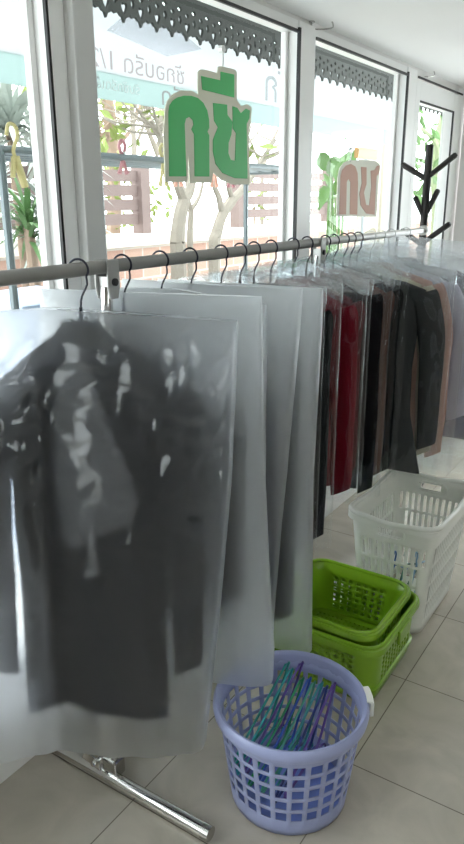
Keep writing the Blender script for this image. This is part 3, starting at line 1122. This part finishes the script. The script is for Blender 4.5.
def bag(y, rz, label, m_b, right, left, top, bottom, tmax=.055, seed=0, expo=.25, wr=.006, group='garment bags on the rail', bulge=0.0, crease=0, cat='garment bag', tseam=.005, dsc=.04, gather=0, shear=0, bend=None):
    """right/left: tables (z, a); top/bottom: tables (a, z)"""
    rnd = random.Random(seed)
    off = rnd.uniform(0, 90)
    r = empty('garment_bag', (RX, y, 0), rz)
    tag(r, label, cat, group)
    rows, n = (100, 176) if gather == 0 else (60, 110)
    rings = []
    for i in range(rows + 1):
        v = i / rows
        ring = []
        for k in range(n):
            q = 2 * PI * k / n
            s = math.cos(q)
            s = math.copysign(abs(s) ** .85, s)
            side = 1 if math.sin(q) > 0 else -1
            zmid = lerp_tab(bottom, 0) + (lerp_tab(top, 0) - lerp_tab(bottom, 0)) * v
            aR, aL = lerp_tab(right, zmid), lerp_tab(left, zmid)
            a = (aR + aL) / 2 + (aR - aL) / 2 * s
            zb_, zt_ = lerp_tab(bottom, a), lerp_tab(top, a)
            z = zb_ + (zt_ - zb_) * v
            dep = zt_ - z
            T = tseam + (tmax - tseam) * (1 - math.exp(-dep / dsc))
            T += bulge * max(0, 1 - v * 2.2) if side < 0 else 0
            lens = max(0, 1 - s * s) ** expo
            nn = side * T * lens
            # folds hang from the shoulders and run down the sheet
            f = noise.noise(Vector((a * 13 + off, z * 1.1 + side * 7, 0))) * wr
            f += noise.noise(Vector((a * 30 + off, z * 7 + side * 3, 2))) * wr * .45
            g = abs(noise.noise(Vector((a * 11 + z * 9 + off, z * 12 - a * 8, side * 2)))) ** .7
            f += (g - .12) * crease * math.exp(-dep / .22)
            g2 = abs(noise.noise(Vector((a * 24 - z * 17 + off, z * 21 + a * 13, side * 5))))
            f += (g2 - .1) * crease * .30 * math.exp(-dep / .35)
            rd = (1 - abs(noise.noise(Vector((a * 8 + z * 6 + off, z * 9 - a * 7, side * 4 + 11))))) ** 9
            rd2 = (1 - abs(noise.noise(Vector((a * 15 - z * 8 + off, z * 15 + a * 6, side * 4 + 23))))) ** 8
            f += (rd * .009 + rd2 * .006) * min(1, crease * 45) * (.25 + math.exp(-dep / .30))
            if side > 0:
                f *= .12
            elif gather:
                f *= .55
            f *= min(1, dep * 14 + .05) * min(1, lens * 1.5 + .15)
            f = max(f * .9, -.04 * T * lens)
            ring.append((a, nn + side * f, z))
        rings.append(ring)
    MB().loft(rings, caps=False).build('plastic_sheet', m_b, r, smooth=True, angle=0)
    if gather:
        rows2 = 16
        rg2 = []
        for i in range(rows2 + 1):
            v = i / rows2
            ring = []
            for k in range(n):
                q = 2 * PI * k / n
                s = math.copysign(abs(math.cos(q)) ** .85, math.cos(q))
                side = 1 if math.sin(q) > 0 else -1
                aR, aL = lerp_tab(right, 1.3) + .004, lerp_tab(left, 1.3) - .004
                a = (aR + aL) / 2 + (aR - aL) / 2 * s
                zt_ = lerp_tab(top, a) + .004
                hem = zt_ - gather * (.75 + .5 * noise.noise(Vector((a * 9 + off, side * 4, 8))))
                z = hem + (zt_ - hem) * v
                dep = zt_ - z
                T = tseam + .004 + (tmax + .002 - tseam) * (1 - math.exp(-dep / dsc))
                lens = max(0, 1 - s * s) ** expo
                g = abs(noise.noise(Vector((a * 20 + off, z * 26 + a * 9, side * 6)))) ** .8
                f = (g - .15) * .018 * min(1, dep * 20 + .1)
                ring.append((a, side * (T * lens + max(0, f)), z))
            rg2.append(ring)
        MB().loft(rg2, caps=False).build('gathered_top', M_gather, r, smooth=True, angle=0)
    # heat sealed seam along the top edge
    ss = []
    for k in range(33):
        a = lerp_tab(left, 9) + (lerp_tab(right, 9) - lerp_tab(left, 9)) * k / 32
        if abs(a) > .02:
            ss.append((a, 0, lerp_tab(top, a) + .001))
    for part in ([p for p in ss if p[0] < 0], [p for p in ss if p[0] > 0]):
        if len(part) > 1:
            MB().tube(part, .0012, 5).build('top_seam', m_b, r)
    return warp_all(r, -min(a for _, a in left) - .005, shear, bend)


C_char = cloth('charcoal_wool', (.020, .020, .022))
C_black = cloth('black_wool', (.012, .012, .014))
C_grey = cloth('grey_wool', (.065, .067, .068))
C_dgrey = cloth('dark_grey_wool', (.032, .033, .035))
C_navy = cloth('navy_wool', (.018, .020, .036))
C_lining_sheen = cloth('grey_lining_sheen', (.115, .115, .12))  # lining grey, with the reflection off the plastic put into the colour
C_red = cloth('dark_red_cotton', (.17, .006, .016))
C_maroon = cloth('maroon_cotton', (.10, .012, .018))
C_brown = cloth('brown_cotton', (.13, .058, .045))
C_cream = cloth('cream_cotton', (.62, .55, .42))
C_pink = cloth('dusty_pink_cotton', (.60, .34, .28))
C_lilac = cloth('pale_lilac_cotton', (.62, .60, .70))
C_purple = cloth('dark_purple_cotton', (.045, .035, .075))
C_peach = cloth('peach_cotton', (.70, .38, .24))
C_sage = cloth('sage_grey_cotton', (.35, .42, .40))
D = math.radians


def flat(z):
    return [(-1, z), (1, z)]


def drape(zt, zedge, a):
    return [(-a, zedge), (-a * .6, zt - (zt - zedge) * .45), (-.05, zt), (.05, zt), (a * .6, zt - (zt - zedge) * .45), (a, zedge)]


ORD = ['first', 'second', 'third', 'fourth', 'fifth', 'sixth', 'seventh', 'eighth', 'ninth', 'tenth', 'eleventh', 'twelfth', 'thirteenth', 'fourteenth', 'fifteenth', 'sixteenth', 'seventeenth', 'eighteenth', 'nineteenth']
HY = [1.162, 1.31, 1.456, 1.587, 1.738, 1.841, 1.922, 2.028, 2.177, 2.28, 2.425, 2.50, 2.59, 2.655, 2.724, 2.858, 2.968, 3.085, 3.275]
ROT = [22, 18, 14, 7, 4, 2, 0, 0, 0, 0, 0, 0, 0, 0, 0, 0, 0, 0, 0]
for i, (y, d) in enumerate(zip(HY, ROT)):
    if i < 15:
        hanger(y, D(d), 'dark coated wire hanger, %s from the near end of the rail' % ORD[i], M_hook)
    else:
        hanger(y, D(d), 'pale wire hanger, %s from the near end of the rail' % ORD[i], M_clearhook, wire=.002)

# 1 - the big frosted bag with the charcoal jacket
garment('suit_jacket', 'jacket', HY[0], D(22), 'charcoal open fronted jacket inside the nearest frosted bag', C_char, ws=.215, reach=.296, zb=.32, zs=.465, th=.040, seed=1, top=1.306, neck=.044, sleeve_n=0, nth=.020, m_in=C_lining_sheen, buttons=0, flare=.92, recede=.86, shear=.075, bend=.75)
bag(HY[0], D(22), 'largest frosted plastic bag, at the near end of the rail over the charcoal jacket', M_frost,
    [(.1, .285), (.63, .331), (.96, .355), (1.34, .367)], [(.1, -.36), (.7, -.40), (1.0, -.38), (1.36, -.33)],
    [(-.33, 1.362), (-.05, 1.358), (.05, 1.354), (.367, 1.342)], [(-.36, .27), (-.12, .225), (.03, .215), (.285, .25)], tmax=.064, seed=11, wr=.010, crease=.042, expo=.2, tseam=.018, dsc=.04, shear=.075, bend=.75)
# 2
garment('suit_jacket', 'jacket', HY[1], D(18), 'dark jacket inside the second frosted bag, behind the nearest one', C_dgrey, ws=.19, reach=.315, zb=.52, zs=.56, th=.034, seed=2, drop=.18)
bag(HY[1], D(18), 'second frosted plastic bag from the near end, hanging down into the blue basket', M_frost2,
    [(.25, .389), (.42, .393), (.66, .376), (.92, .362), (1.38, .349)], [(.2, -.34), (1.37, -.34)], flat(1.381), [(-.3, .33), (.1, .322), (.3, .322), (.4, .325)], tmax=.044, seed=12, wr=.004, crease=.009, bulge=.01)
# 3
garment('suit_jacket', 'jacket', HY[2], D(14), 'black jacket in a narrow frosted bag, third from the near end', C_black, ws=.19, reach=.26, zb=.45, zs=.5, th=.04, seed=3, drop=.16)
bag(HY[2], D(14), 'narrow frosted plastic bag, third from the near end, mostly hidden behind the second', M_frost2,
    flat(.29), flat(-.30), [(-.3, 1.36), (-.05, 1.375), (.05, 1.375), (.3, 1.345)], flat(.34), tmax=.052, seed=13, wr=.006, crease=.015)
# 4
garment('suit_jacket', 'jacket', HY[3], D(7), 'dark blue grey jacket inside the fourth frosted bag', C_navy, ws=.20, reach=.27, zb=.44, zs=.40, th=.036, seed=4, drop=.2)
bag(HY[3], D(7), 'fourth frosted plastic bag from the near end, with a sharp square corner', M_frost2,
    [(.35, .262), (.69, .282), (.84, .294), (1.375, .331)], flat(-.33), flat(1.376), flat(.33), tmax=.052, seed=14, wr=.005, crease=.006)
# 5
garment('suit_jacket', 'jacket', HY[4], D(4), 'black jacket with a long sleeve inside the fifth frosted bag', C_black, ws=.20, reach=.268, zb=.40, zs=.30, th=.033, seed=5, drop=.18)
bag(HY[4], D(4), 'fifth frosted plastic bag from the near end, hanging behind the blue basket', M_frost2,
    [(.18, .326), (.80, .310), (1.36, .323)], flat(-.32), flat(1.362), [(-.3, .22), (.1, .20), (.33, .20)], tmax=.046, seed=15, wr=.005, crease=.010)
# 6 - 7 hidden between
garment('suit_jacket', 'jacket', HY[5], D(2), 'black jacket in clear plastic, sixth from the near end', C_black, ws=.19, reach=.26, zb=.45, zs=.48, th=.030, seed=6, drop=.055)
bag(HY[5], D(2), 'clear plastic bag over the black jacket, sixth from the near end', M_clear, flat(.27), flat(-.27), drape(1.385, 1.35, .27), flat(.42), tmax=.036, seed=16, wr=.004, crease=.012, gather=.07)
garment('shirt', 'shirt', HY[6], 0, 'dark grey shirt in clear plastic, seventh from the near end', C_dgrey, ws=.18, reach=.235, zb=.5, zs=.52, th=.026, seed=7, lapel=False, drop=.055)
bag(HY[6], 0, 'clear plastic bag over the dark grey shirt, seventh from the near end', M_clear, flat(.25), flat(-.25), drape(1.38, 1.345, .25), flat(.46), tmax=.032, seed=17, wr=.004, crease=.012, gather=.07)
# 8 charcoal
garment('suit_jacket', 'jacket', HY[7], 0, 'charcoal jacket in clear plastic just left of the red shirt', C_char, ws=.19, reach=.242, zb=.5, zs=.46, th=.034, seed=8, drop=.055)
bag(HY[7], 0, 'clear plastic bag over the charcoal jacket left of the red shirt', M_clear, flat(.254), flat(-.25), drape(1.385, 1.348, .25), flat(.44), tmax=.041, seed=18, wr=.005, crease=.02, gather=.07)
# 9 red
garment('shirt', 'shirt', HY[8], 0, 'dark red shirt in clear plastic near the middle of the rail', C_red, ws=.20, reach=.262, zb=.60, zs=.585, th=.038, seed=9, lapel=False, drop=.055)
bag(HY[8], 0, 'clear plastic bag over the dark red shirt', M_clear, flat(.278), flat(-.27), drape(1.392, 1.345, .27), flat(.56), tmax=.046, seed=19, wr=.006, crease=.026, gather=.07)
# 10 maroon, hidden behind red
garment('shirt', 'shirt', HY[9], 0, 'maroon shirt in clear plastic directly behind the dark red one', C_maroon, ws=.19, reach=.24, zb=.62, zs=.62, th=.028, seed=10, lapel=False, drop=.055)
bag(HY[9], 0, 'clear plastic bag over the maroon shirt behind the dark red one', M_clear, flat(.252), flat(-.25), drape(1.39, 1.345, .25), flat(.58), tmax=.034, seed=20, wr=.004, crease=.02, gather=.07)
# 11 black
garment('suit_jacket', 'jacket', HY[10], 0, 'black jacket in clear plastic just right of the red shirt', C_black, ws=.20, reach=.255, zb=.50, zs=.50, th=.023, seed=21, drop=.055)
bag(HY[10], 0, 'clear plastic bag over the black jacket right of the red shirt', M_clear, flat(.272), flat(-.27), drape(1.392, 1.342, .27), flat(.488), tmax=.033, seed=31, wr=.005, crease=.022, gather=.07)
# 12
garment('suit_jacket', 'jacket', HY[11], 0, 'black jacket in clear plastic between the other black jacket and the brown shirt', C_black, ws=.17, reach=.21, zb=.55, zs=.55, th=.024, seed=22, drop=.055)
bag(HY[11], 0, 'clear plastic bag over the black jacket just left of the brown shirt', M_clear, flat(.225), flat(-.23), drape(1.388, 1.345, .23), flat(.488), tmax=.030, seed=32, wr=.004, crease=.02, gather=.07)
# 13 brown
garment('shirt', 'shirt', HY[12], 0, 'brown shirt in clear plastic right of the black jackets', C_brown, ws=.18, reach=.222, zb=.495, zs=.50, th=.022, seed=23, lapel=False, drop=.055)
bag(HY[12], 0, 'clear plastic bag over the brown shirt', M_clear, flat(.238), flat(-.24), drape(1.39, 1.345, .24), flat(.488), tmax=.028, seed=33, wr=.004, crease=.022, gather=.07)
# 14
garment('suit_jacket', 'jacket', HY[13], 0, 'black jacket in clear plastic between the brown shirt and the grey coat', C_black, ws=.19, reach=.235, zb=.495, zs=.50, th=.021, seed=24, drop=.055)
bag(HY[13], 0, 'clear plastic bag over the black jacket left of the grey coat', M_clear, flat(.25), flat(-.25), drape(1.388, 1.35, .25), flat(.488), tmax=.027, seed=34, wr=.003, crease=.018, gather=.07)
# 15 grey coat
garment('long_coat', 'coat', HY[14], 0, 'grey coat with full dark sleeves in clear plastic, widest in the far half', C_grey, ws=.30, reach=.392, zb=.495, zs=.62, th=.024, seed=25, flare=1.10, drop=.055)
bag(HY[14], 0, 'clear plastic bag over the grey coat', M_clear, [(.4, .398), (1.1, .412), (1.3, .405)], flat(-.36), drape(1.395, 1.335, .36), flat(.487), tmax=.031, seed=35, wr=.005, crease=.026, gather=.07)
# 16 - 19
garment('blouse', 'blouse', HY[15], 0, 'cream blouse in clear plastic behind the grey coat', C_cream, ws=.24, reach=.338, zb=.52, zs=.54, th=.034, seed=26, lapel=False, drop=.055)
bag(HY[15], 0, 'clear plastic bag over the cream blouse behind the grey coat', M_clear, flat(.352), flat(-.30), drape(1.40, 1.345, .36), flat(.46), tmax=.042, seed=36, wr=.006, crease=.028, gather=.07)
garment('blouse', 'blouse', HY[16], 0, 'dusty pink blouse in milky plastic beside the cream one', C_pink, ws=.25, reach=.35, zb=.55, zs=.50, th=.034, seed=27, lapel=False, drop=.055)
bag(HY[16], 0, 'milky plastic bag over the dusty pink blouse', M_cleartop, flat(.392), flat(-.30), drape(1.405, 1.355, .39), flat(.42), tmax=.042, seed=37, wr=.008, crease=.03, gather=.07)
garment('blouse', 'blouse', HY[17], 0, 'pale lilac blouse in milky plastic, second from the far end', C_lilac, ws=.27, reach=.405, zb=.66, zs=.70, th=.036, seed=28, lapel=False, drop=.055)
bag(HY[17], 0, 'milky plastic bag over the pale lilac blouse, second from the far end', M_cleartop, flat(.45), flat(-.3), drape(1.41, 1.35, .45), flat(.40), tmax=.048, seed=38, wr=.010, crease=.035, gather=.07)
garment('dress', 'dress', HY[18], 0, 'dark purple dress in milky plastic at the far end of the rail', C_purple, ws=.34, reach=.50, zb=.50, zs=.45, th=.04, seed=29, lapel=False, flare=1.3, drop=.055)
bag(HY[18], 0, 'milky plastic bag over the dark purple dress at the far end of the rail', M_cleartop, flat(.55), flat(-.3), drape(1.425, 1.38, .55), flat(.42), tmax=.055, seed=39, wr=.012, crease=.04, gather=.07)

# ------------------------------------------------------------------ coat stand
CX, CY = -1.268, 3.78
cs = tag(empty('coat_stand', (CX, CY, 0)), 'dark wooden tree shaped coat stand beside the glazed door', 'coat stand')
MB().tube([(0, 0, .03), (0, 0, 1.86)], .020, 12).build('pole', M_stand, cs, smooth=True, bevel=.002)
for (bx, bz), (tx, ty, tz) in (((0, 1.69), (-.125, -.03, 1.765)), ((0, 1.70), (.135, .0, 1.805)), ((0, 1.50), (-.045, -.03, 1.60)), ((0, 1.50), (.050, .03, 1.635)), ((0, 1.36), (-.125, .03, 1.43)), ((0, 1.37), (.14, -.02, 1.47)), ((0, 1.30), (.03, -.06, 1.40)), ((0, 1.26), (-.04, .07, 1.34))):
    d = Vector((tx, ty, tz - bz))
    MB().tube([(bx, 0, bz), (tx, ty, tz), Vector((tx, ty, tz)) + d.normalized() * .008], [.0135, .0145, .009], 10).build('branch', M_stand, cs, smooth=True)
mb = MB()
mb.lathe([(0, 0), (.115, 0), (.12, .012), (.11, .026), (.03, .034), (0, .034)], (0, 0, 0), 32)
mb.build('base', M_stand, cs, smooth=True)

# ------------------------------------------------------------------ baskets


def rrect(w, d, r, n):
    """n points evenly spaced round a rounded rectangle"""
    segs = []
    pts = []
    for cx, cy, a0 in ((w / 2 - r, d / 2 - r, 0), (-w / 2 + r, d / 2 - r, 90), (-w / 2 + r, -d / 2 + r, 180), (w / 2 - r, -d / 2 + r, 270)):
        for k in range(9):
            q = D(a0 + k * 90 / 8)
            pts.append((cx + r * math.cos(q), cy + r * math.sin(q)))
    pts.append(pts[0])
    ln = [0]
    for a, b in zip(pts, pts[1:]):
        ln.append(ln[-1] + math.hypot(b[0] - a[0], b[1] - a[1]))
    out, j = [], 0
    for k in range(n):
        s = ln[-1] * k / n
        while ln[j + 1] < s:
            j += 1
        f = (s - ln[j]) / (ln[j + 1] - ln[j])
        out.append((pts[j][0] + (pts[j + 1][0] - pts[j][0]) * f, pts[j][1] + (pts[j + 1][1] - pts[j][1]) * f))
    return out


def sheet(rings, solid):
    n = len(rings[0])
    vs = [p for r in rings for p in r]
    fs = []
    for i in range(len(rings) - 1):
        for j in range(n):
            if solid(i, j):
                k = (j + 1) % n
                fs.append((i * n + j, i * n + k, (i + 1) * n + k, (i + 1) * n + j))
    mb = MB()
    mb.add(vs, fs)
    return mb


def floor_grid(fn, nx, ny, solid):
    vs = [fn(-1 + 2 * i / nx, -1 + 2 * j / ny) for j in range(ny + 1) for i in range(nx + 1)]
    fs = [(j * (nx + 1) + i, j * (nx + 1) + i + 1, (j + 1) * (nx + 1) + i + 1, (j + 1) * (nx + 1) + i) for j in range(ny) for i in range(nx) if solid(i, j)]
    mb = MB()
    mb.add(vs, fs)
    return mb


# blue round basket
BX, BY = -.742, 1.415
bk = tag(empty('laundry_basket', (BX, BY, 0), D(10)), 'round lavender blue laundry basket holding coloured hangers', 'laundry basket')
NH = 26
zl = [.004, .020, .055]
for k in range(5):
    zl += [.055 + k * .0415 + .031, .055 + (k + 1) * .0415]
zl += [.292]


def rad(z):
    return .160 + (.197 - .160) * (z / .30)


rings = []
for z in zl:
    ring = []
    for k in range(NH):
        for f in (0, .70):
            q = 2 * PI * (k + f) / NH
            ring.append((rad(z) * math.cos(q), rad(z) * math.sin(q), z))
    rings.append(ring)
wall = sheet(rings, lambda i, j: i < 2 or i >= len(rings) - 2 or j % 2 == 1 or i % 2 == 1)
wall.build('basket_wall', M_blue, bk, smooth=True, solid=.004)
rm = MB()
rm.lathe([(.192, .268), (.197, .268), (.203, .274), (.210, .280), (.212, .292), (.210, .306), (.204, .312), (.197, .310), (.193, .300), (.192, .268)], n=64)
rm.build('rim', M_blue, bk, smooth=True, angle=60)
MB().lathe([(0, .006), (.150, .006), (.156, .010), (.156, .004), (.15, .0), (0, .0)], n=48).build('basket_floor', M_bluein, bk, smooth=True)
for a in (D(24),):
    h = MB()
    ro = Matrix.Rotation(a, 3, 'Z')
    prof = [(.204, .316), (.219, .316), (.223, .31), (.223, .265), (.2155, .262), (.2145, .310), (.204, .3125)]
    rg = []
    for t in (-.15, -.12, 0, .12, .15):
        sh = .006 if abs(t) > .13 else 0
        rg.append([ro @ Vector((r_ * math.cos(t), r_ * math.sin(t), z + (sh if z < .28 else 0))) for r_, z in prof])
    h.loft(rg, True)
    h.build('handle_clip', M_whitep, bk, smooth=True, angle=30)


def plastic_hanger(mats_, label, org, ax, up, w=.36, hook=True, group='plastic hangers in the blue basket', h=.10, r=.0042):
    """org: lower corner, ax: along the long bar, up: towards the hook"""
    ax = Vector(ax).normalized()
    up = Vector(up)
    up = (up - ax * up.dot(ax)).normalized()
    o = tag(empty('plastic_hanger', org), label, 'plastic hanger', group)
    P = [ax * 0, ax * (w * .5) + up * h, ax * w]
    tri = [ax * .012 + up * -.004, ax * (w - .012) + up * -.004, ax * w + up * .008, ax * (w * .56) + up * (h * .92), ax * (w * .5) + up * h, ax * (w * .44) + up * (h * .92), ax * 0 + up * .008]
    MB().tube(tri, r, 8, closed=True).build('frame', mats_, o, smooth=True)
    c = ax * (w * .5) + up * h
    pts = [c, c + up * .02, c + up * .035 + ax * .012, c + up * .052 + ax * .014, c + up * .066, c + up * .056 - ax * .016]
    MB().tube(catmull(pts, 3), r * .8, 7).build('hook', mats_, o, smooth=True)
    return o


HM = {n: mat(n + '_plastic', c, .3) for n, c in (('teal', (.02, .30, .27)), ('turquoise', (.03, .38, .42)), ('emerald', (.02, .28, .12)), ('purple', (.09, .05, .28)), ('navy', (.02, .04, .22)), ('mint', (.08, .36, .28)), ('violet', (.13, .07, .34)), ('royal_blue', (.03, .10, .50)), ('aqua', (.04, .28, .33)))}
hl = [('teal', 'leftmost of the bundle'), ('turquoise', 'second from the left of the bundle'), ('purple', 'standing tallest against the back rim'), ('emerald', 'just right of the purple one'), ('royal_blue', 'in the middle of the bundle'), ('mint', 'right of the royal blue one'), ('aqua', 'third from the right of the bundle'), ('navy', 'second from the right of the bundle'), ('violet', 'rightmost of the bundle')]
for k, (n, w_) in enumerate(hl):
    t = k - 4
    a = D(83 + t * .6)
    ax = Vector((math.cos(a) * .76, math.sin(a) * .76, .65))
    side = Vector((math.sin(a), -math.cos(a), 0))
    org = Vector((BX - .035, BY - .125, .075)) + side * (t * .0225) + Vector((0, 0, .004 * abs(t) + (k % 3) * .004)) - ax * (.010 * (k % 2))
    plastic_hanger(HM[n], '%s plastic hanger leaning in the blue basket, %s' % (n.replace('_', ' '), w_), org, ax, Vector((0, .3, -1)), w=.33 if n != 'purple' else .35, h=.075, r=.0036)

# green baskets


def crate(name, label, cx, cy, w, d, h, wb, db, m_c, z0=0.004, rz=0, foot=True, tab=True, dens=56, hrows=8, rimw=.012, tilt=(0, 0)):
    r = tag(empty(name, (cx, cy, z0), rz), label, 'laundry basket', 'green laundry baskets')
    r.rotation_euler = (tilt[0], tilt[1], rz)
    n = 2 * dens
    zl_ = [0, .012]
    rows = hrows
    zz0, zz1 = .022, h - .040
    for k in range(rows):
        a = zz0 + (zz1 - zz0) * k / rows
        zl_ += [a, a + (zz1 - zz0) / rows * .62]
    zl_ += [zz1, h]
    rg = []
    for z in zl_:
        t = z / h
        base = rrect(wb + (w - wb) * t, db + (d - db) * t, .05 + .012 * t, n)
        rg.append([(a, b, z) for a, b in base])
    mid = len(zl_)

    def solid(i, j):
        if i < 2 or i >= mid - 2:
            return True
        hole_row = (i - 2) % 2 == 0
        # plain corner pillars
        x, y = rg[i][j][0], rg[i][j][1]
        W_, D_ = wb + (w - wb) * zl_[i] / h, db + (d - db) * zl_[i] / h
        corner = abs(x) > W_ / 2 - .065 and abs(y) > D_ / 2 - .065
        return (not hole_row) or j % 2 == 1 or corner
    sheet(rg, solid).build('basket_wall', m_c, r, smooth=True, solid=.003)
    fn = lambda u, v: ((wb / 2 - .002) * u, (db / 2 - .002) * v, .003)
    nx, ny = 37, 31
    fg = floor_grid(fn, nx, ny, lambda i, j: (i % 2 == 0 or j % 2 == 0 or i < 3 or i > nx - 4 or j < 3 or j > ny - 4 or 13 < j < 17) and not ((i < 3 or i > nx - 4) and (j < 3 or j > ny - 4) and (i in (0, nx - 1)) and (j in (0, ny - 1))))
    fg.build('basket_floor', m_c, r, solid=.003)
    ring = rrect(w + .008, d + .008, .066, 72)
    prof = []
    mb = MB()
    mb.tube([(a, b, h) for a, b in ring], rimw * .62, 10, closed=True)
    # folded skirt under the rim
    sk = [[(a, b, z) for a, b in rrect(w + e, d + e, .066, 72)] for e, z in ((.008, h), (.030, h - .003), (.034, h - .012), (.034, h - .022))]
    mb.loft(sk, False)
    mb.build('rim', m_c, r, smooth=True, angle=50)
    if foot:
        rb = [[(a, b, z) for a, b in rrect(wb + (w - wb) * z / h + e, db + (d - db) * z / h + e, .055, 72)] for e, z in ((.004, .050), (.020, .047), (.020, .040), (.004, .034))]
        MB().loft(rb, False).build('ridge', m_c, r, smooth=True, angle=40)
    if tab:
        for s in (-1, 1):
            t = MB()
            q = [(s * (w / 2 + .014), -.055, h - .004), (s * (w / 2 + .014), .055, h - .004), (s * (w / 2 + .012), .048, h - .060), (s * (w / 2 + .012), -.048, h - .060)]
            t.prism(q, (s * .012, 0, 0))
            t.build('handle_grip', m_c, r, bevel=.005)
    return r


crate('laundry_basket', 'lime green outer basket standing between the blue basket and the white hamper', -.878, 2.055, .42, .41, .212, .395, .395, M_green2)
crate('laundry_basket', 'lime green basket nested inside the other green one, with the higher rim', -.892, 2.06, .385, .375, .20, .34, .33, M_green, z0=.050, dens=44, hrows=6, foot=False, tab=False)

# white hamper
HX, HYY, HW, HD, HH = -.803, 2.53, .335, .51, .462
hp = tag(empty('laundry_hamper', (HX, HYY, 0), 0), 'tall white slotted laundry hamper under the far garments', 'laundry hamper')
n = 2 * 58
zl = [0, .03, .05]
rows = 4
for k in range(rows):
    a = .05 + (HH - .05 - .075) * k / rows
    b = .05 + (HH - .05 - .075) * (k + 1) / rows
    zl += [a + (b - a) * .86, b]
zl += [HH - .055, HH - .03, HH]
rg = []
for z in zl:
    t = z / HH
    W_, D_ = .250 + (HW - .250) * t, .44 + (HD - .44) * t
    lift = .0
    rg.append([(a, b, z + .004) for a, b in rrect(W_, D_, .055, n)])


def hsolid(i, j):
    x, y = rg[i][j][0], rg[i][j][1]
    z = zl[i]
    W_, D_ = .250 + (HW - .250) * z / HH, .44 + (HD - .44) * z / HH
    if i == len(zl) - 3 or i == len(zl) - 4:
        if i == len(zl) - 3 and abs(y) > D_ / 2 - .01 and -.05 < x < .045:
            return False
    if i < 2 or i >= len(zl) - 4:
        return True
    corner = abs(x) > W_ / 2 - .03 and abs(y) > D_ / 2 - .03
    return corner or j % 2 == 1 or i % 2 == 1


sheet(rg, hsolid).build('hamper_wall', M_whitep, hp, smooth=True, solid=.0035)
mb = MB()
ringp = [(a, b, HH + .004 + .010 * math.cos(4 * math.atan2(b / HD, a / HW)) * -.6) for a, b in rrect(HW + .012, HD + .012, .06, 96)]
mb.tube(ringp, .0105, 10, closed=True)
mb.loft([[(a, b, HH + .004 - dz) for a, b in rrect(HW + e, HD + e, .06, 96)] for e, dz in ((.004, 0), (.026, .002), (.028, .022))], False)
mb.build('rim', M_whitep, hp, smooth=True, angle=50)
floor_grid(lambda u, v: (.1 * u, .19 * v, .006), 2, 2, lambda i, j: True).build('hamper_floor', M_whitep, hp, solid=.004)
for s in (-1, 1):
    q = rrect(.105, .034, .0165, 32)
    hg = [[(a, s * (HD / 2 - .004) + dy, HH - .040 + b) for a, b in rrect(.105 + e, .034 + e, .0165 + e / 2, 32)] for e, dy in ((0, -.006), (.016, -.006), (.016, .006), (0, .006), (0, -.006))]
    MB().loft(hg, False).build('handle_ring', M_whitep, hp, smooth=True, angle=40)
for k, (n, c, w_) in enumerate((('blue', (.05, .16, .45), 'leaning on its window side'), ('dark green', (.03, .16, .12), 'in the middle'), ('light blue', (.25, .42, .60), 'leaning on its room side'))):
    plastic_hanger(mat(n.replace(' ', '_') + '_hanger_plastic', c, .35), '%s plastic hanger inside the white hamper, %s' % (n, w_), (HX - .05 + .05 * k, HYY - .165, .03 + .01 * k), (0, .95, .10 + .1 * k), (0, -.1, 1), w=.31, group='plastic hangers in the white hamper', h=.12)
